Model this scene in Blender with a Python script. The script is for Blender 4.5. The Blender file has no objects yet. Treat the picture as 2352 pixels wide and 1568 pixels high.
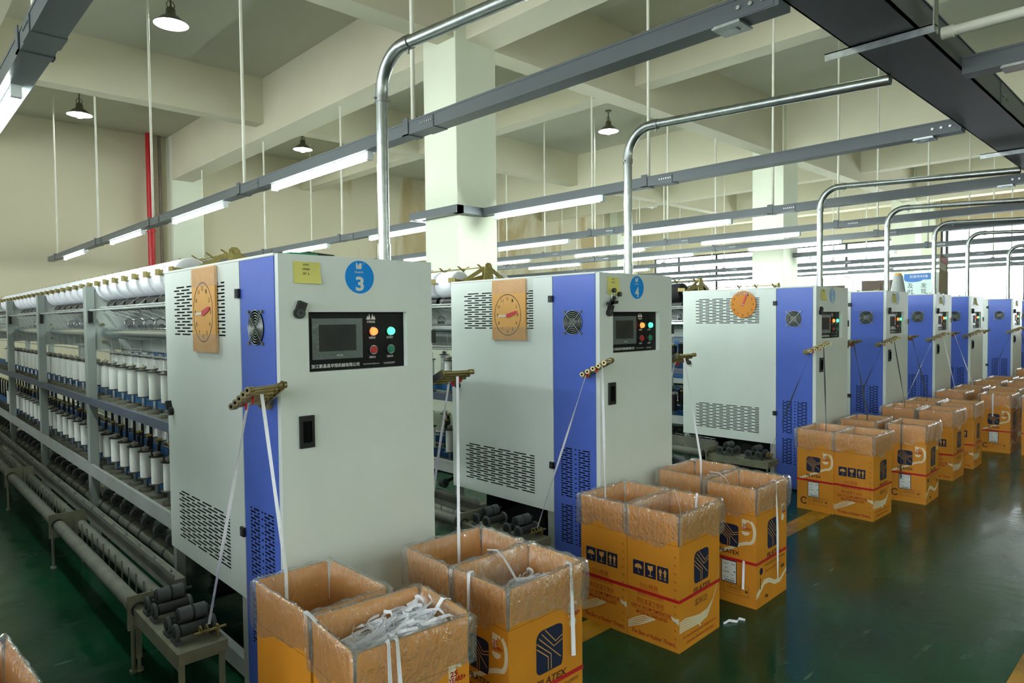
import bpy, bmesh, math, random
from mathutils import Vector, Matrix
random.seed(7)
C = bpy.context.scene.collection
PI = math.pi

# ------------------------------------------------------------------ helpers
def V(*a): return Vector(a)

class MB:
    """collects faces with material slots, then links them as ONE mesh object"""
    def __init__(s): s.v=[]; s.f=[]; s.m=[]; s.s=[]
    def add(s, vs, fs, m=0, smooth=False):
        n=len(s.v); s.v += [tuple(p) for p in vs]
        for f in fs:
            s.f.append(tuple(i+n for i in f)); s.m.append(m); s.s.append(smooth)
    def quad(s,a,b,c,d,m=0): s.add([a,b,c,d],[(0,1,2,3)],m)
    def poly(s,pts,m=0): s.add(pts,[tuple(range(len(pts)))],m)
    def box(s,x0,x1,y0,y1,z0,z1,m=0,M=None):
        vs=[(x,y,z) for z in (z0,z1) for y in (y0,y1) for x in (x0,x1)]
        if M is not None: vs=[M@Vector(p) for p in vs]
        s.add(vs,[(0,2,3,1),(4,5,7,6),(0,1,5,4),(2,6,7,3),(0,4,6,2),(1,3,7,5)],m)
    def bar(s,p0,p1,w,h,m=0,up=(0,0,1)):
        p0=Vector(p0);p1=Vector(p1);d=(p1-p0).normalized();u=Vector(up)
        r=d.cross(u)
        if r.length<1e-4: r=d.cross(Vector((1,0,0)))
        r.normalize();u=r.cross(d)
        vs=[p+r*a*w/2+u*b*h/2 for p in (p0,p1) for a,b in((-1,-1),(1,-1),(1,1),(-1,1))]
        s.add(vs,[(3,2,1,0),(4,5,6,7),(0,1,5,4),(1,2,6,5),(2,3,7,6),(3,0,4,7)],m)
    def lathe(s,prof,M=None,n=16,m=0,caps=True,smooth=True):
        """prof = [(radius, height)...] turned about local z"""
        vs=[];fs=[]
        for r,h in prof:
            for k in range(n):
                a=2*PI*k/n; p=Vector((r*math.cos(a),r*math.sin(a),h)); vs.append(M@p if M is not None else p)
        for i in range(len(prof)-1):
            for k in range(n):
                k2=(k+1)%n; fs.append((i*n+k,i*n+k2,(i+1)*n+k2,(i+1)*n+k))
        s.add(vs,fs,m,smooth)
        if caps:
            b=len(prof)-1
            s.add(vs[:n],[tuple(range(n-1,-1,-1))],m); s.add(vs[b*n:],[tuple(range(n))],m)
    def cyl(s,p0,p1,r,n=16,m=0,r2=None,caps=True):
        p0=Vector(p0);p1=Vector(p1);d=p1-p0
        M=Matrix.Translation(p0)@d.to_track_quat('Z','Y').to_matrix().to_4x4()
        s.lathe([(r,0),(r if r2 is None else r2,d.length)],M,n,m,caps)
    def tube(s,pts,r,n=12,m=0,caps=True):
        pts=[Vector(p) for p in pts];rings=[];up=None
        for i,p in enumerate(pts):
            d=(pts[min(i+1,len(pts)-1)]-pts[max(i-1,0)]).normalized()
            if up is None:
                up=d.orthogonal().normalized()
            up=(up-d*up.dot(d)).normalized();b=d.cross(up)
            rings.append([p+(up*math.cos(2*PI*k/n)+b*math.sin(2*PI*k/n))*r for k in range(n)])
        vs=[q for g in rings for q in g];fs=[]
        for i in range(len(pts)-1):
            for k in range(n):
                k2=(k+1)%n;fs.append((i*n+k,i*n+k2,(i+1)*n+k2,(i+1)*n+k))
        s.add(vs,fs,m,True)
        if caps:
            s.add(rings[0],[tuple(range(n-1,-1,-1))],m);s.add(rings[-1],[tuple(range(n))],m)
    def ribbon(s,pts,w,side,m=0,t=.0008):
        """flat tape with thickness t along pts; side = width direction(s)"""
        pts=[Vector(p) for p in pts];vs=[];fs=[]
        for i,p in enumerate(pts):
            sd=Vector(side[i] if isinstance(side,list) else side).normalized()
            d=(pts[min(i+1,len(pts)-1)]-pts[max(i-1,0)]).normalized()
            sd=(sd-d*sd.dot(d)).normalized();nn=d.cross(sd)*t/2;sd=sd*w/2
            vs+=[p-sd-nn,p+sd-nn,p+sd+nn,p-sd+nn]
        for i in range(len(pts)-1):
            a=4*i
            for k in range(4):
                k2=(k+1)%4;fs.append((a+k,a+k2,a+4+k2,a+4+k))
        fs+= [(3,2,1,0),tuple(len(vs)-4+k for k in range(4))]
        s.add(vs,fs,m)
    def torus(s,c,R,r,M3,N=28,n=6,m=0):
        vs=[];fs=[]
        for i in range(N):
            a=2*PI*i/N
            for k in range(n):
                b=2*PI*k/n;p=Vector(((R+r*math.cos(b))*math.cos(a),(R+r*math.cos(b))*math.sin(a),r*math.sin(b)))
                vs.append(Vector(c)+M3@p)
        for i in range(N):
            for k in range(n):
                i2=(i+1)%N;k2=(k+1)%n;fs.append((i*n+k,i2*n+k,i2*n+k2,i*n+k2))
        s.add(vs,fs,m,True)
    def build(s,name,mats,parent=None,loc=None,bevel=0):
        me=bpy.data.meshes.new(name);me.from_pydata(s.v,[],s.f)
        if not isinstance(mats,(list,tuple)): mats=[mats]
        for x in mats: me.materials.append(x)
        me.polygons.foreach_set('material_index',s.m);me.polygons.foreach_set('use_smooth',s.s)
        me.update()
        o=bpy.data.objects.new(name,me);C.objects.link(o)
        if parent is not None:o.parent=parent
        if loc is not None:o.location=loc
        if bevel:
            b=o.modifiers.new('edge','BEVEL');b.width=bevel;b.segments=2;b.limit_method='ANGLE';b.angle_limit=1.0
        return o

def tag(o,label=None,cat=None,group=None,kind=None):
    if label:o['label']=label
    if cat:o['category']=cat
    if group:o['group']=group
    if kind:o['kind']=kind
    return o
def empty(name,loc,label=None,cat=None,group=None,rz=0):
    o=bpy.data.objects.new(name,None);C.objects.link(o);o.location=loc;o.rotation_euler=(0,0,rz)
    o.empty_display_size=.1
    return tag(o,label,cat,group)
SMALL=('friction_drum','thread_ring','belt_arm','pressure_wheel','cradle_arm')
def copy_tree(o,parent=None,skip=(),ylim=None):
    c=o.copy();C.objects.link(c)
    if parent is not None:c.parent=parent
    for ch in list(o.children):
        n=ch.name.split('.')[0]
        if n in skip or (ylim is not None and n in SMALL and ch.location.y>ylim):continue
        copy_tree(ch,c,skip,ylim)
    return c
def struct(mb,name,m,bevel=0): return tag(mb.build(name,m,bevel=bevel),kind='structure')

_tc={}
def text_geo(t,offset=0.0):
    """outline of lettering as flat faces, unit size, centred"""
    k=(t,offset)
    if k in _tc:return _tc[k]
    c=bpy.data.curves.new('lettering','FONT');c.body=t;c.align_x='CENTER';c.align_y='CENTER';c.offset=offset;c.resolution_u=3
    o=bpy.data.objects.new('lettering',c);C.objects.link(o)
    dg=bpy.context.evaluated_depsgraph_get();dg.update()
    e=o.evaluated_get(dg);m=e.to_mesh()
    r=([v.co.copy() for v in m.vertices],[tuple(p.vertices) for p in m.polygons]) if m else ([],[])
    e.to_mesh_clear();bpy.data.objects.remove(o);bpy.data.curves.remove(c)
    xs=[v.x for v in r[0]];ys=[v.y for v in r[0]]
    if xs:
        cx=(min(xs)+max(xs))/2;cy=(min(ys)+max(ys))/2
        r=([Vector((v.x-cx,v.y-cy,0)) for v in r[0]],r[1],max(xs)-min(xs),max(ys)-min(ys))
    _tc[k]=r
    return r
class Face:
    """a flat printable face: origin o, u and v directions (metres), n outward normal"""
    def __init__(s,o,u,v,n): s.o=Vector(o);s.u=Vector(u);s.v=Vector(v);s.n=Vector(n)
    def p(s,u,v,h=.0006): return s.o+s.u*u+s.v*v+s.n*h
    def poly(s,mb,pts,m,h=.0006): mb.poly([s.p(a,b,h) for a,b in pts],m)
    def rect(s,mb,u0,u1,v0,v1,m,h=.0006): s.poly(mb,[(u0,v0),(u1,v0),(u1,v1),(u0,v1)],m,h)
    def line(s,mb,pts,w,m,h=.0009):
        for (a,b),(c,d) in zip(pts,pts[1:]):
            L=math.hypot(c-a,d-b) or 1;nx,ny=-(d-b)/L*w/2,(c-a)/L*w/2
            s.poly(mb,[(a-nx,b-ny),(c-nx,d-ny),(c+nx,d+ny),(a+nx,b+ny)],m,h)
    def disc(s,mb,cu,cv,r,m,h=.0006,n=28,r2=None):
        s.poly(mb,[(cu+r*math.cos(2*PI*k/n),cv+(r2 or r)*math.sin(2*PI*k/n)) for k in range(n)],m,h)
    def ring(s,mb,cu,cv,r,w,m,a0=0,a1=2*PI,n=24,h=.0006,ry=None):
        k_=(ry or r)/r
        for i in range(n):
            a=a0+(a1-a0)*i/n;b=a0+(a1-a0)*(i+1)/n
            s.poly(mb,[(cu+q*math.cos(t),cv+k_*q*math.sin(t)) for q,t in((r-w/2,a),(r+w/2,a),(r+w/2,b),(r-w/2,b))],m,h)
    def text(s,mb,t,cu,cv,w,h,m,lift=.0009,offset=0.0,slant=0.0):
        g=text_geo(t,offset)
        if len(g)<4:return
        vs,fs,W,H=g
        mb.add([s.p(cu+q.x/W*w+q.y/H*h*slant,cv+q.y/H*h,lift) for q in vs],fs,m)

# ------------------------------------------------------------------ materials
def mat(name,col,rough=.5,metal=0.,var=.06,scale=6.,spec=.5,bump=0.,bscale=40.,emit=None,estr=0.,coat=0.):
    m=bpy.data.materials.new(name);m.use_nodes=True;nt=m.node_tree;b=nt.nodes['Principled BSDF']
    b.inputs['Roughness'].default_value=rough;b.inputs['Metallic'].default_value=metal
    b.inputs['Specular IOR Level'].default_value=spec;b.inputs['Coat Weight'].default_value=coat
    tc=nt.nodes.new('ShaderNodeTexCoord');nz=nt.nodes.new('ShaderNodeTexNoise');nz.inputs['Scale'].default_value=scale;nz.inputs['Detail'].default_value=4
    nt.links.new(tc.outputs['Object'],nz.inputs['Vector'])
    r=nt.nodes.new('ShaderNodeValToRGB')
    lo=[max(0,c*(1-var)) for c in col];hi=[min(1,c*(1+var)) for c in col]
    r.color_ramp.elements[0].position=.3;r.color_ramp.elements[1].position=.7
    r.color_ramp.elements[0].color=(*lo,1);r.color_ramp.elements[1].color=(*hi,1)
    nt.links.new(nz.outputs['Fac'],r.inputs['Fac']);nt.links.new(r.outputs['Color'],b.inputs['Base Color'])
    if bump:
        n2=nt.nodes.new('ShaderNodeTexNoise');n2.inputs['Scale'].default_value=bscale;n2.inputs['Detail'].default_value=3
        nt.links.new(tc.outputs['Object'],n2.inputs['Vector'])
        bp=nt.nodes.new('ShaderNodeBump');bp.inputs['Strength'].default_value=bump;bp.inputs['Distance'].default_value=.01
        nt.links.new(n2.outputs['Fac'],bp.inputs['Height']);nt.links.new(bp.outputs['Normal'],b.inputs['Normal'])
    if emit:
        b.inputs['Emission Color'].default_value=(*emit,1);b.inputs['Emission Strength'].default_value=estr
    return m
def lin(r,g,b):
    f=lambda c:(c/255/12.92 if c/255<=.04045 else ((c/255+.055)/1.055)**2.4)
    return (f(r),f(g),f(b))

M={}
M['wall']=mat('wall_plaster',lin(198,190,160),.85,var=.05,scale=.8,bump=.05,bscale=30)
M['ceil']=mat('ceiling_plaster',lin(194,192,172),.9,var=.04,scale=.6)
M['beam']=mat('beam_plaster',lin(208,202,176),.85,var=.04,scale=.9)
M['column']=mat('column_paint',lin(222,226,204),.7,var=.04,scale=1.3)
M['white']=mat('cabinet_paint',lin(226,233,227),.32,var=.03,scale=2.5,bump=.02,bscale=90)
M['edge']=mat('door_edge_paint',lin(226,231,224),.35,var=.02)
M['blue']=mat('blue_paint',lin(84,110,204),.30,var=.05,scale=2.0,bump=.02,bscale=90)
M['dark']=mat('dark_void',lin(14,15,15),.9,spec=.1)
M['inner']=mat('dark_steel',lin(52,54,52),.6,metal=.3,var=.25)
M['frame']=mat('machine_frame_paint',lin(150,158,152),.45,var=.08,scale=3)
M['plate']=mat('machine_plate_paint',lin(168,174,168),.5,var=.06,scale=3)
M['rail_blue']=mat('dusty_blue_rail',lin(92,98,118),.55,var=.12,scale=4)
M['rail_grey']=mat('light_grey_rail',lin(168,172,168),.5,var=.12,scale=4)
M['shelf']=mat('dusty_shelf',lin(108,106,92),.8,var=.2,scale=10)
M['chrome']=mat('polished_steel',lin(208,216,224),.22,metal=1.,var=.05)
M['steel']=mat('bright_steel',lin(170,172,174),.3,metal=1.,var=.1)
M['zinc']=mat('galvanised_steel',lin(178,184,182),.32,metal=1.,var=.16,scale=30)
M['brass']=mat('yellow_zinc_plating',lin(168,154,108),.28,metal=.8,var=.25,scale=14)
M['brass_plate']=mat('passivated_plate',lin(160,146,92),.42,metal=.6,var=.3,scale=18)
M['black']=mat('black_plastic',lin(22,23,23),.45)
M['gloss_black']=mat('panel_black',lin(11,11,12),.4,spec=.2)
M['rubber']=mat('grey_rubber',lin(78,82,82),.7,var=.15,scale=20)
M['dust']=mat('dusty_grey_pipe',lin(122,122,110),.75,var=.2,scale=9)
M['dust_plate']=mat('dusty_cream_steel',lin(128,126,104),.7,var=.2,scale=9)
M['yarn']=mat('white_yarn',lin(232,233,226),.8,var=.03,scale=40,bump=.08,bscale=160)
M['spool']=mat('wound_ribbon',lin(240,242,246),.75,var=.03,scale=50,bump=.1,bscale=180)
M['blackyarn']=mat('black_yarn',lin(20,20,21),.8,bump=.08,bscale=160)
M['flange']=mat('bobbin_flange',lin(62,62,58),.5,metal=.4,var=.2)
M['cap']=mat('bobbin_cap',lin(150,146,130),.5,var=.1)
M['belt_blue']=mat('blue_belt_guard',lin(28,88,140),.5,var=.1)
M['yellow']=mat('yellow_cap',lin(176,152,34),.6)
M['red']=mat('red_plastic',lin(196,32,40),.4)
M['tray']=mat('grey_tray_paint',lin(92,98,101),.38,var=.05,scale=3)
M['traydark']=mat('dark_tray_paint',lin(70,74,77),.42,var=.06,scale=3)
M['rod']=mat('cream_rod',lin(222,220,204),.5)
M['fixture']=mat('white_fixture',lin(235,240,240),.4)
M['tube']=mat('fluorescent_glow',(1,1,1),.4,emit=(.86,1.,.97),estr=70.)
M['bulb']=mat('lamp_glow',(1,1,1),.4,emit=(.95,1.,.98),estr=60.)
M['shade_out']=mat('olive_shade_enamel',lin(88,86,66),.35)
M['shade_in']=mat('white_shade_enamel',lin(240,244,240),.4)
M['carton']=mat('orange_carton',lin(206,133,30),.55,var=.08,scale=5,bump=.03,bscale=30)
M['carton_in']=mat('carton_inside',lin(216,148,62),.65,var=.07,scale=5)
M['carton_edge']=mat('corrugated_edge',lin(112,106,88),.85,var=.2,scale=60)
M['navy']=mat('navy_print',lin(22,30,60),.5)
M['redprint']=mat('red_print',lin(160,22,20),.55)
M['darkprint']=mat('brown_print',lin(88,50,28),.55)
M['whiteprint']=mat('white_print',lin(222,206,172),.6)
M['orangeprint']=mat('orange_line_print',lin(208,150,72),.55)
M['paper']=mat('white_paper',lin(222,224,220),.6)
M['ink']=mat('black_ink',lin(30,30,30),.6)
M['whiteink']=mat('white_ink',lin(226,228,226),.5)
M['strap']=mat('red_strap',lin(186,26,34),.4)
M['elastic']=mat('white_elastic',lin(236,236,242),.7,var=.04,scale=60)
M['elastic_dark']=mat('grey_elastic',lin(70,74,76),.7)
M['note']=mat('yellow_note_paper',lin(234,226,128),.7)
M['sticker']=mat('cyan_blue_sticker',lin(2,146,240),.45,spec=.2)
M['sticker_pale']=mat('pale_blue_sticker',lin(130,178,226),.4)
M['card']=mat('clock_cardboard',lin(226,168,92),.6,var=.06,scale=8)
M['card_orange']=mat('orange_clock_card',lin(214,136,36),.6,var=.05,scale=8)
M['handle_red']=mat('red_card_hand',lin(206,62,72),.5)
M['green']=mat('green_card_print',lin(38,140,92),.5)
M['redpipe']=mat('red_pipe_paint',lin(184,18,24),.35)
M['greypipe']=mat('grey_pipe_paint',lin(120,112,98),.5)
M['mullion']=mat('dark_window_metal',lin(38,44,44),.5)
M['winframe']=mat('pale_window_frame',lin(206,196,176),.6)
M['blind']=mat('tan_window_blind',lin(176,160,128),.8,var=.05)
M['brown']=mat('brown_cupboard',lin(70,52,38),.6)
M['cream']=mat('cream_panel',lin(226,222,206),.6)
M['screen']=mat('grey_screen',lin(96,106,106),.2,bump=.3,bscale=60)
M['lamp_red']=mat('lit_red_button',lin(230,40,20),.4,emit=(1.,.10,.02),estr=3.)
M['lamp_green']=mat('lit_green_button',lin(30,230,110),.4,emit=(.05,1.,.30),estr=2.)
M['btn_red']=mat('red_button',lin(176,44,36),.35)
M['btn_green']=mat('green_button',lin(24,128,96),.35)
M['board_blue']=mat('board_blue_print',lin(40,110,190),.5)
M['board']=mat('pale_board',lin(214,234,230),.5)

def film(name,density,scale):
    m=bpy.data.materials.new(name);m.use_nodes=True;nt=m.node_tree
    for n in list(nt.nodes):
        if n.type!='OUTPUT_MATERIAL':nt.nodes.remove(n)
    out=[n for n in nt.nodes if n.type=='OUTPUT_MATERIAL'][0]
    tc=nt.nodes.new('ShaderNodeTexCoord');mp=nt.nodes.new('ShaderNodeMapping');mp.inputs['Scale'].default_value=(1.,1.,.55);mp.inputs['Rotation'].default_value=(.5,.6,.3)
    nt.links.new(tc.outputs['Object'],mp.inputs['Vector'])
    n1=nt.nodes.new('ShaderNodeTexNoise');n1.inputs['Scale'].default_value=scale;n1.inputs['Detail'].default_value=3;n1.inputs['Distortion'].default_value=1.2
    nt.links.new(mp.outputs['Vector'],n1.inputs['Vector'])
    bp=nt.nodes.new('ShaderNodeBump');bp.inputs['Strength'].default_value=.9;bp.inputs['Distance'].default_value=.012
    nt.links.new(n1.outputs['Fac'],bp.inputs['Height'])
    gl=nt.nodes.new('ShaderNodeBsdfGlossy');gl.inputs['Roughness'].default_value=.13;gl.inputs['Color'].default_value=(1,1,1,1)
    df=nt.nodes.new('ShaderNodeBsdfDiffuse');df.inputs['Color'].default_value=(.75,.74,.68,1)
    tr=nt.nodes.new('ShaderNodeBsdfTransparent');tr.inputs['Color'].default_value=(.97,.97,.96,1)
    nt.links.new(bp.outputs['Normal'],gl.inputs['Normal'])
    a=nt.nodes.new('ShaderNodeMixShader');a.inputs[0].default_value=density
    nt.links.new(tr.outputs[0],a.inputs[1]);nt.links.new(df.outputs[0],a.inputs[2])
    lw=nt.nodes.new('ShaderNodeLayerWeight');lw.inputs['Blend'].default_value=.35;nt.links.new(bp.outputs['Normal'],lw.inputs['Normal'])
    mr=nt.nodes.new('ShaderNodeMapRange');mr.inputs['To Min'].default_value=.035;mr.inputs['To Max'].default_value=.34
    nt.links.new(lw.outputs['Fresnel'],mr.inputs['Value'])
    b=nt.nodes.new('ShaderNodeMixShader');nt.links.new(mr.outputs[0],b.inputs[0])
    nt.links.new(a.outputs[0],b.inputs[1]);nt.links.new(gl.outputs[0],b.inputs[2]);nt.links.new(b.outputs[0],out.inputs[0])
    return m
M['film']=film('clear_plastic_film',.09,34)
M['tapefilm']=film('clear_adhesive_tape',.12,40)
def glass():
    m=bpy.data.materials.new('window_glass');m.use_nodes=True;nt=m.node_tree
    for n in list(nt.nodes):
        if n.type!='OUTPUT_MATERIAL':nt.nodes.remove(n)
    out=[n for n in nt.nodes if n.type=='OUTPUT_MATERIAL'][0]
    tr=nt.nodes.new('ShaderNodeBsdfTransparent');gl=nt.nodes.new('ShaderNodeBsdfGlossy');gl.inputs['Roughness'].default_value=.02
    a=nt.nodes.new('ShaderNodeMixShader');a.inputs[0].default_value=.06
    nt.links.new(tr.outputs[0],a.inputs[1]);nt.links.new(gl.outputs[0],a.inputs[2]);nt.links.new(a.outputs[0],out.inputs[0])
    return m
M['glass']=glass()

def floor_mat():
    m=bpy.data.materials.new('green_epoxy_floor');m.use_nodes=True;nt=m.node_tree;b=nt.nodes['Principled BSDF'];L=nt.links.new
    tc=nt.nodes.new('ShaderNodeTexCoord')
    def noise(s,d=4,sc=None,rot=0,dist=0):
        n=nt.nodes.new('ShaderNodeTexNoise');n.inputs['Scale'].default_value=s;n.inputs['Detail'].default_value=d;n.inputs['Distortion'].default_value=dist
        if sc:
            mp=nt.nodes.new('ShaderNodeMapping');mp.inputs['Scale'].default_value=sc;mp.inputs['Rotation'].default_value=(0,0,rot)
            L(tc.outputs['Object'],mp.inputs['Vector']);L(mp.outputs['Vector'],n.inputs['Vector'])
        else:L(tc.outputs['Object'],n.inputs['Vector'])
        return n.outputs['Fac']
    def ramp(f,stops):
        r=nt.nodes.new('ShaderNodeValToRGB')
        while len(r.color_ramp.elements)<len(stops):r.color_ramp.elements.new(.5)
        for e,(p,c) in zip(r.color_ramp.elements,stops):e.position=p;e.color=(*c,1)
        L(f,r.inputs['Fac']);return r.outputs['Color']
    def mix(f,a,c):
        x=nt.nodes.new('ShaderNodeMix');x.data_type='RGBA';L(f,x.inputs[0])
        for s_,v in((6,a),(7,c)):
            if isinstance(v,tuple):x.inputs[s_].default_value=(*v,1)
            else:L(v,x.inputs[s_])
        return x.outputs[2]
    base=ramp(noise(1.1,5),[(.3,lin(4,44,28)),(.55,lin(8,64,40)),(.75,lin(18,78,48))])
    # painted yellow lane lines
    sx=nt.nodes.new('ShaderNodeSeparateXYZ');L(tc.outputs['Object'],sx.inputs[0])
    def band(c,w):
        a=nt.nodes.new('ShaderNodeMath');a.operation='SUBTRACT';L(sx.outputs['Y'],a.inputs[0]);a.inputs[1].default_value=c
        d=nt.nodes.new('ShaderNodeMath');d.operation='ABSOLUTE';L(a.outputs[0],d.inputs[0])
        e=nt.nodes.new('ShaderNodeMath');e.operation='LESS_THAN';L(d.outputs[0],e.inputs[0]);e.inputs[1].default_value=w
        return e.outputs[0]
    ad=nt.nodes.new('ShaderNodeMath');ad.operation='ADD';L(band(2.27,.075),ad.inputs[0]);L(band(.56,.075),ad.inputs[1])
    ycol=ramp(noise(4,5),[(.3,lin(120,88,18)),(.6,lin(176,128,34))])
    col=mix(ad.outputs[0],base,ycol)
    # pale scuffs and specks
    sc=ramp(noise(5,6,(.35,1.6,1),.5,1.5),[(.66,(0,0,0)),(.76,(1,1,1))])
    sp=ramp(noise(55,2),[(.76,(0,0,0)),(.80,(1,1,1))])
    mx=nt.nodes.new('ShaderNodeMath');mx.operation='MAXIMUM';L(sc,mx.inputs[0]);L(sp,mx.inputs[1])
    m2=nt.nodes.new('ShaderNodeMath');m2.operation='MULTIPLY';L(mx.outputs[0],m2.inputs[0]);m2.inputs[1].default_value=.38
    col=mix(m2.outputs[0],col,lin(130,150,132))
    L(col,b.inputs['Base Color']);b.inputs['Specular IOR Level'].default_value=.3
    rr=ramp(noise(3,6,(.5,1.5,1),.4),[(.35,(.13,)*3),(.7,(.32,)*3)]);L(rr,b.inputs['Roughness'])
    bp=nt.nodes.new('ShaderNodeBump');bp.inputs['Strength'].default_value=.12;bp.inputs['Distance'].default_value=.01
    L(noise(14,4),bp.inputs['Height']);L(bp.outputs['Normal'],b.inputs['Normal'])
    return m
M['floor']=floor_mat()
def stained_wall():
    m=mat('stained_wall_plaster',lin(198,188,158),.85);nt=m.node_tree;b=nt.nodes['Principled BSDF'];L=nt.links.new
    tc=nt.nodes.new('ShaderNodeTexCoord');mp=nt.nodes.new('ShaderNodeMapping');mp.inputs['Scale'].default_value=(1.,1.,.28);L(tc.outputs['Object'],mp.inputs['Vector'])
    n=nt.nodes.new('ShaderNodeTexNoise');n.inputs['Scale'].default_value=1.1;n.inputs['Detail'].default_value=6;n.inputs['Distortion'].default_value=.8;L(mp.outputs['Vector'],n.inputs['Vector'])
    sx=nt.nodes.new('ShaderNodeSeparateXYZ');L(tc.outputs['Object'],sx.inputs[0])
    mk=nt.nodes.new('ShaderNodeMapRange');mk.inputs['From Min'].default_value=7.;mk.inputs['From Max'].default_value=13.;mk.inputs['To Min'].default_value=.3;mk.inputs['To Max'].default_value=0.;L(sx.outputs['X'],mk.inputs['Value'])
    sm=nt.nodes.new('ShaderNodeMath');sm.operation='ADD';L(n.outputs['Fac'],sm.inputs[0]);L(mk.outputs[0],sm.inputs[1])
    r=nt.nodes.new('ShaderNodeValToRGB');r.color_ramp.elements[0].position=.42;r.color_ramp.elements[0].color=(*lin(176,158,116),1)
    r.color_ramp.elements[1].position=.54;r.color_ramp.elements[1].color=(*lin(204,196,168),1)
    L(sm.outputs[0],r.inputs['Fac']);L(r.outputs['Color'],b.inputs['Base Color'])
    return m
M['stain']=stained_wall()

# ------------------------------------------------------------------ camera
yaw,pitch,roll=.760812525,-.0333615144,-.0102035185
f=Vector((math.sin(yaw)*math.cos(pitch),math.cos(yaw)*math.cos(pitch),math.sin(pitch)))
r=Vector((math.cos(yaw),-math.sin(yaw),0));u=r.cross(f)
r2=r*math.cos(roll)+u*math.sin(roll);u2=u*math.cos(roll)-r*math.sin(roll)
cam=bpy.data.cameras.new('camera');co=bpy.data.objects.new('camera',cam);C.objects.link(co)
co.matrix_world=Matrix(((r2.x,u2.x,-f.x,0),(r2.y,u2.y,-f.y,0),(r2.z,u2.z,-f.z,1.62860268),(0,0,0,1)))
cam.sensor_width=36;cam.lens=1556.24/2352*36;cam.clip_start=.05;cam.clip_end=200
bpy.context.scene.camera=co

# ------------------------------------------------------------------ room
X0,X1,Y0,Y1,ZC=-9.,22.8,-8.,16.4,5.74
b=MB();b.box(X0-.3,X1+.3,Y0-.3,Y1+.3,-.2,0);struct(b,'floor',M['floor'])
b=MB();b.box(X0-.3,X1+.3,Y0-.3,Y1+.3,ZC,ZC+.2);struct(b,'ceiling',M['ceil'])
def wall_with_openings(name,axis,c,t,a0,a1,holes,m):
    """solid wall slab along one axis with real rectangular openings (a0,a1,z0,z1)"""
    b=MB();holes=sorted(holes)
    def put(p,q,z0,z1):
        if q-p<1e-4 or z1-z0<1e-4:return
        if axis=='x':b.box(c,c+t,p,q,z0,z1)
        else:b.box(p,q,c,c+t,z0,z1)
    p=a0
    for h0,h1,z0,z1 in holes:
        put(p,h0,0,ZC);put(h0,h1,0,z0);put(h0,h1,z1,ZC);p=h1
    put(p,a1,0,ZC);return struct(b,name,m)
endh=[(.2,5.75,1.25,4.95),(6.75,15.7,2.02,3.96)]
wall_with_openings('wall_end','x',X1,.25,Y0,Y1,endh,M['wall'])
wall_with_openings('wall_back','y',Y1,.25,X0,X1,[(5.5,5.62,2.2,3.6)],M['stain'])
nearh=[]
sideh=[(-6.,-1.5,1.,5.3),(-.5,5.6,1.,5.3),(6.8,11.1,1.,5.3),(11.8,16.,1.,5.3)]
wall_with_openings('wall_near','y',Y0-.25,.25,X0,X1,nearh,M['wall'])
wall_with_openings('wall_side','x',X0-.25,.25,Y0,Y1,sideh,M['wall'])
# windows
def window(n,axis,c,h,mulls,transoms,fm,pane=True,blind=None):
    a0,a1,z0,z1=h;b=MB()
    def bx(p,q,s,e,d0,d1):
        if axis=='x':b.box(c+d0,c+d1,p,q,s,e)
        else:b.box(p,q,c+d0,c+d1,s,e)
    w=.05
    bx(a0,a0+w,z0,z1,.05,.13);bx(a1-w,a1,z0,z1,.05,.13);bx(a0+w,a1-w,z0,z0+w,.05,.13);bx(a0+w,a1-w,z1-w,z1,.05,.13)
    for q in mulls:bx(q-.035,q+.035,z0+w,z1-w,.06,.12)
    for q in transoms:bx(a0+w,a1-w,q-.03,q+.03,.065,.115)
    root=struct(b,'window_%d'%n,fm)
    if pane:
        b=MB()
        bx_=(lambda p,q,s,e:b.box(c+.088,c+.092,p,q,s,e)) if axis=='x' else (lambda p,q,s,e:b.box(p,q,c+.088,c+.092,s,e))
        bx_(a0+w,a1-w,z0+w,z1-w);b.build('window_pane',M['glass'],root)
    if blind:
        b=MB()
        if axis=='x':b.box(c+.015,c+.035,a0+.02,a1-.02,blind,z1-.01)
        b.build('window_blind',M['blind'],root)
    return root
window(1,'x',X1,endh[1],[8.4,10.8,13.0,14.6],[],M['mullion'])
window(2,'x',X1,endh[0],[5.6,3.75,2.0],[4.08],M['mullion'],blind=4.12)
for i,h in enumerate(nearh): window(4+i,'y',Y0-.25,h,[h[0]+(h[1]-h[0])*k/3 for k in (1,2)],[3.2],M['winframe'])
for i,h in enumerate(sideh): window(3+i,'x',X0-.25,h,[h[0]+(h[1]-h[0])*k/3 for k in (1,2)],[3.2],M['winframe'])
window(7,'y',Y1,(5.5,5.62,2.2,3.6),[],[],M['winframe'])
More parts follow.
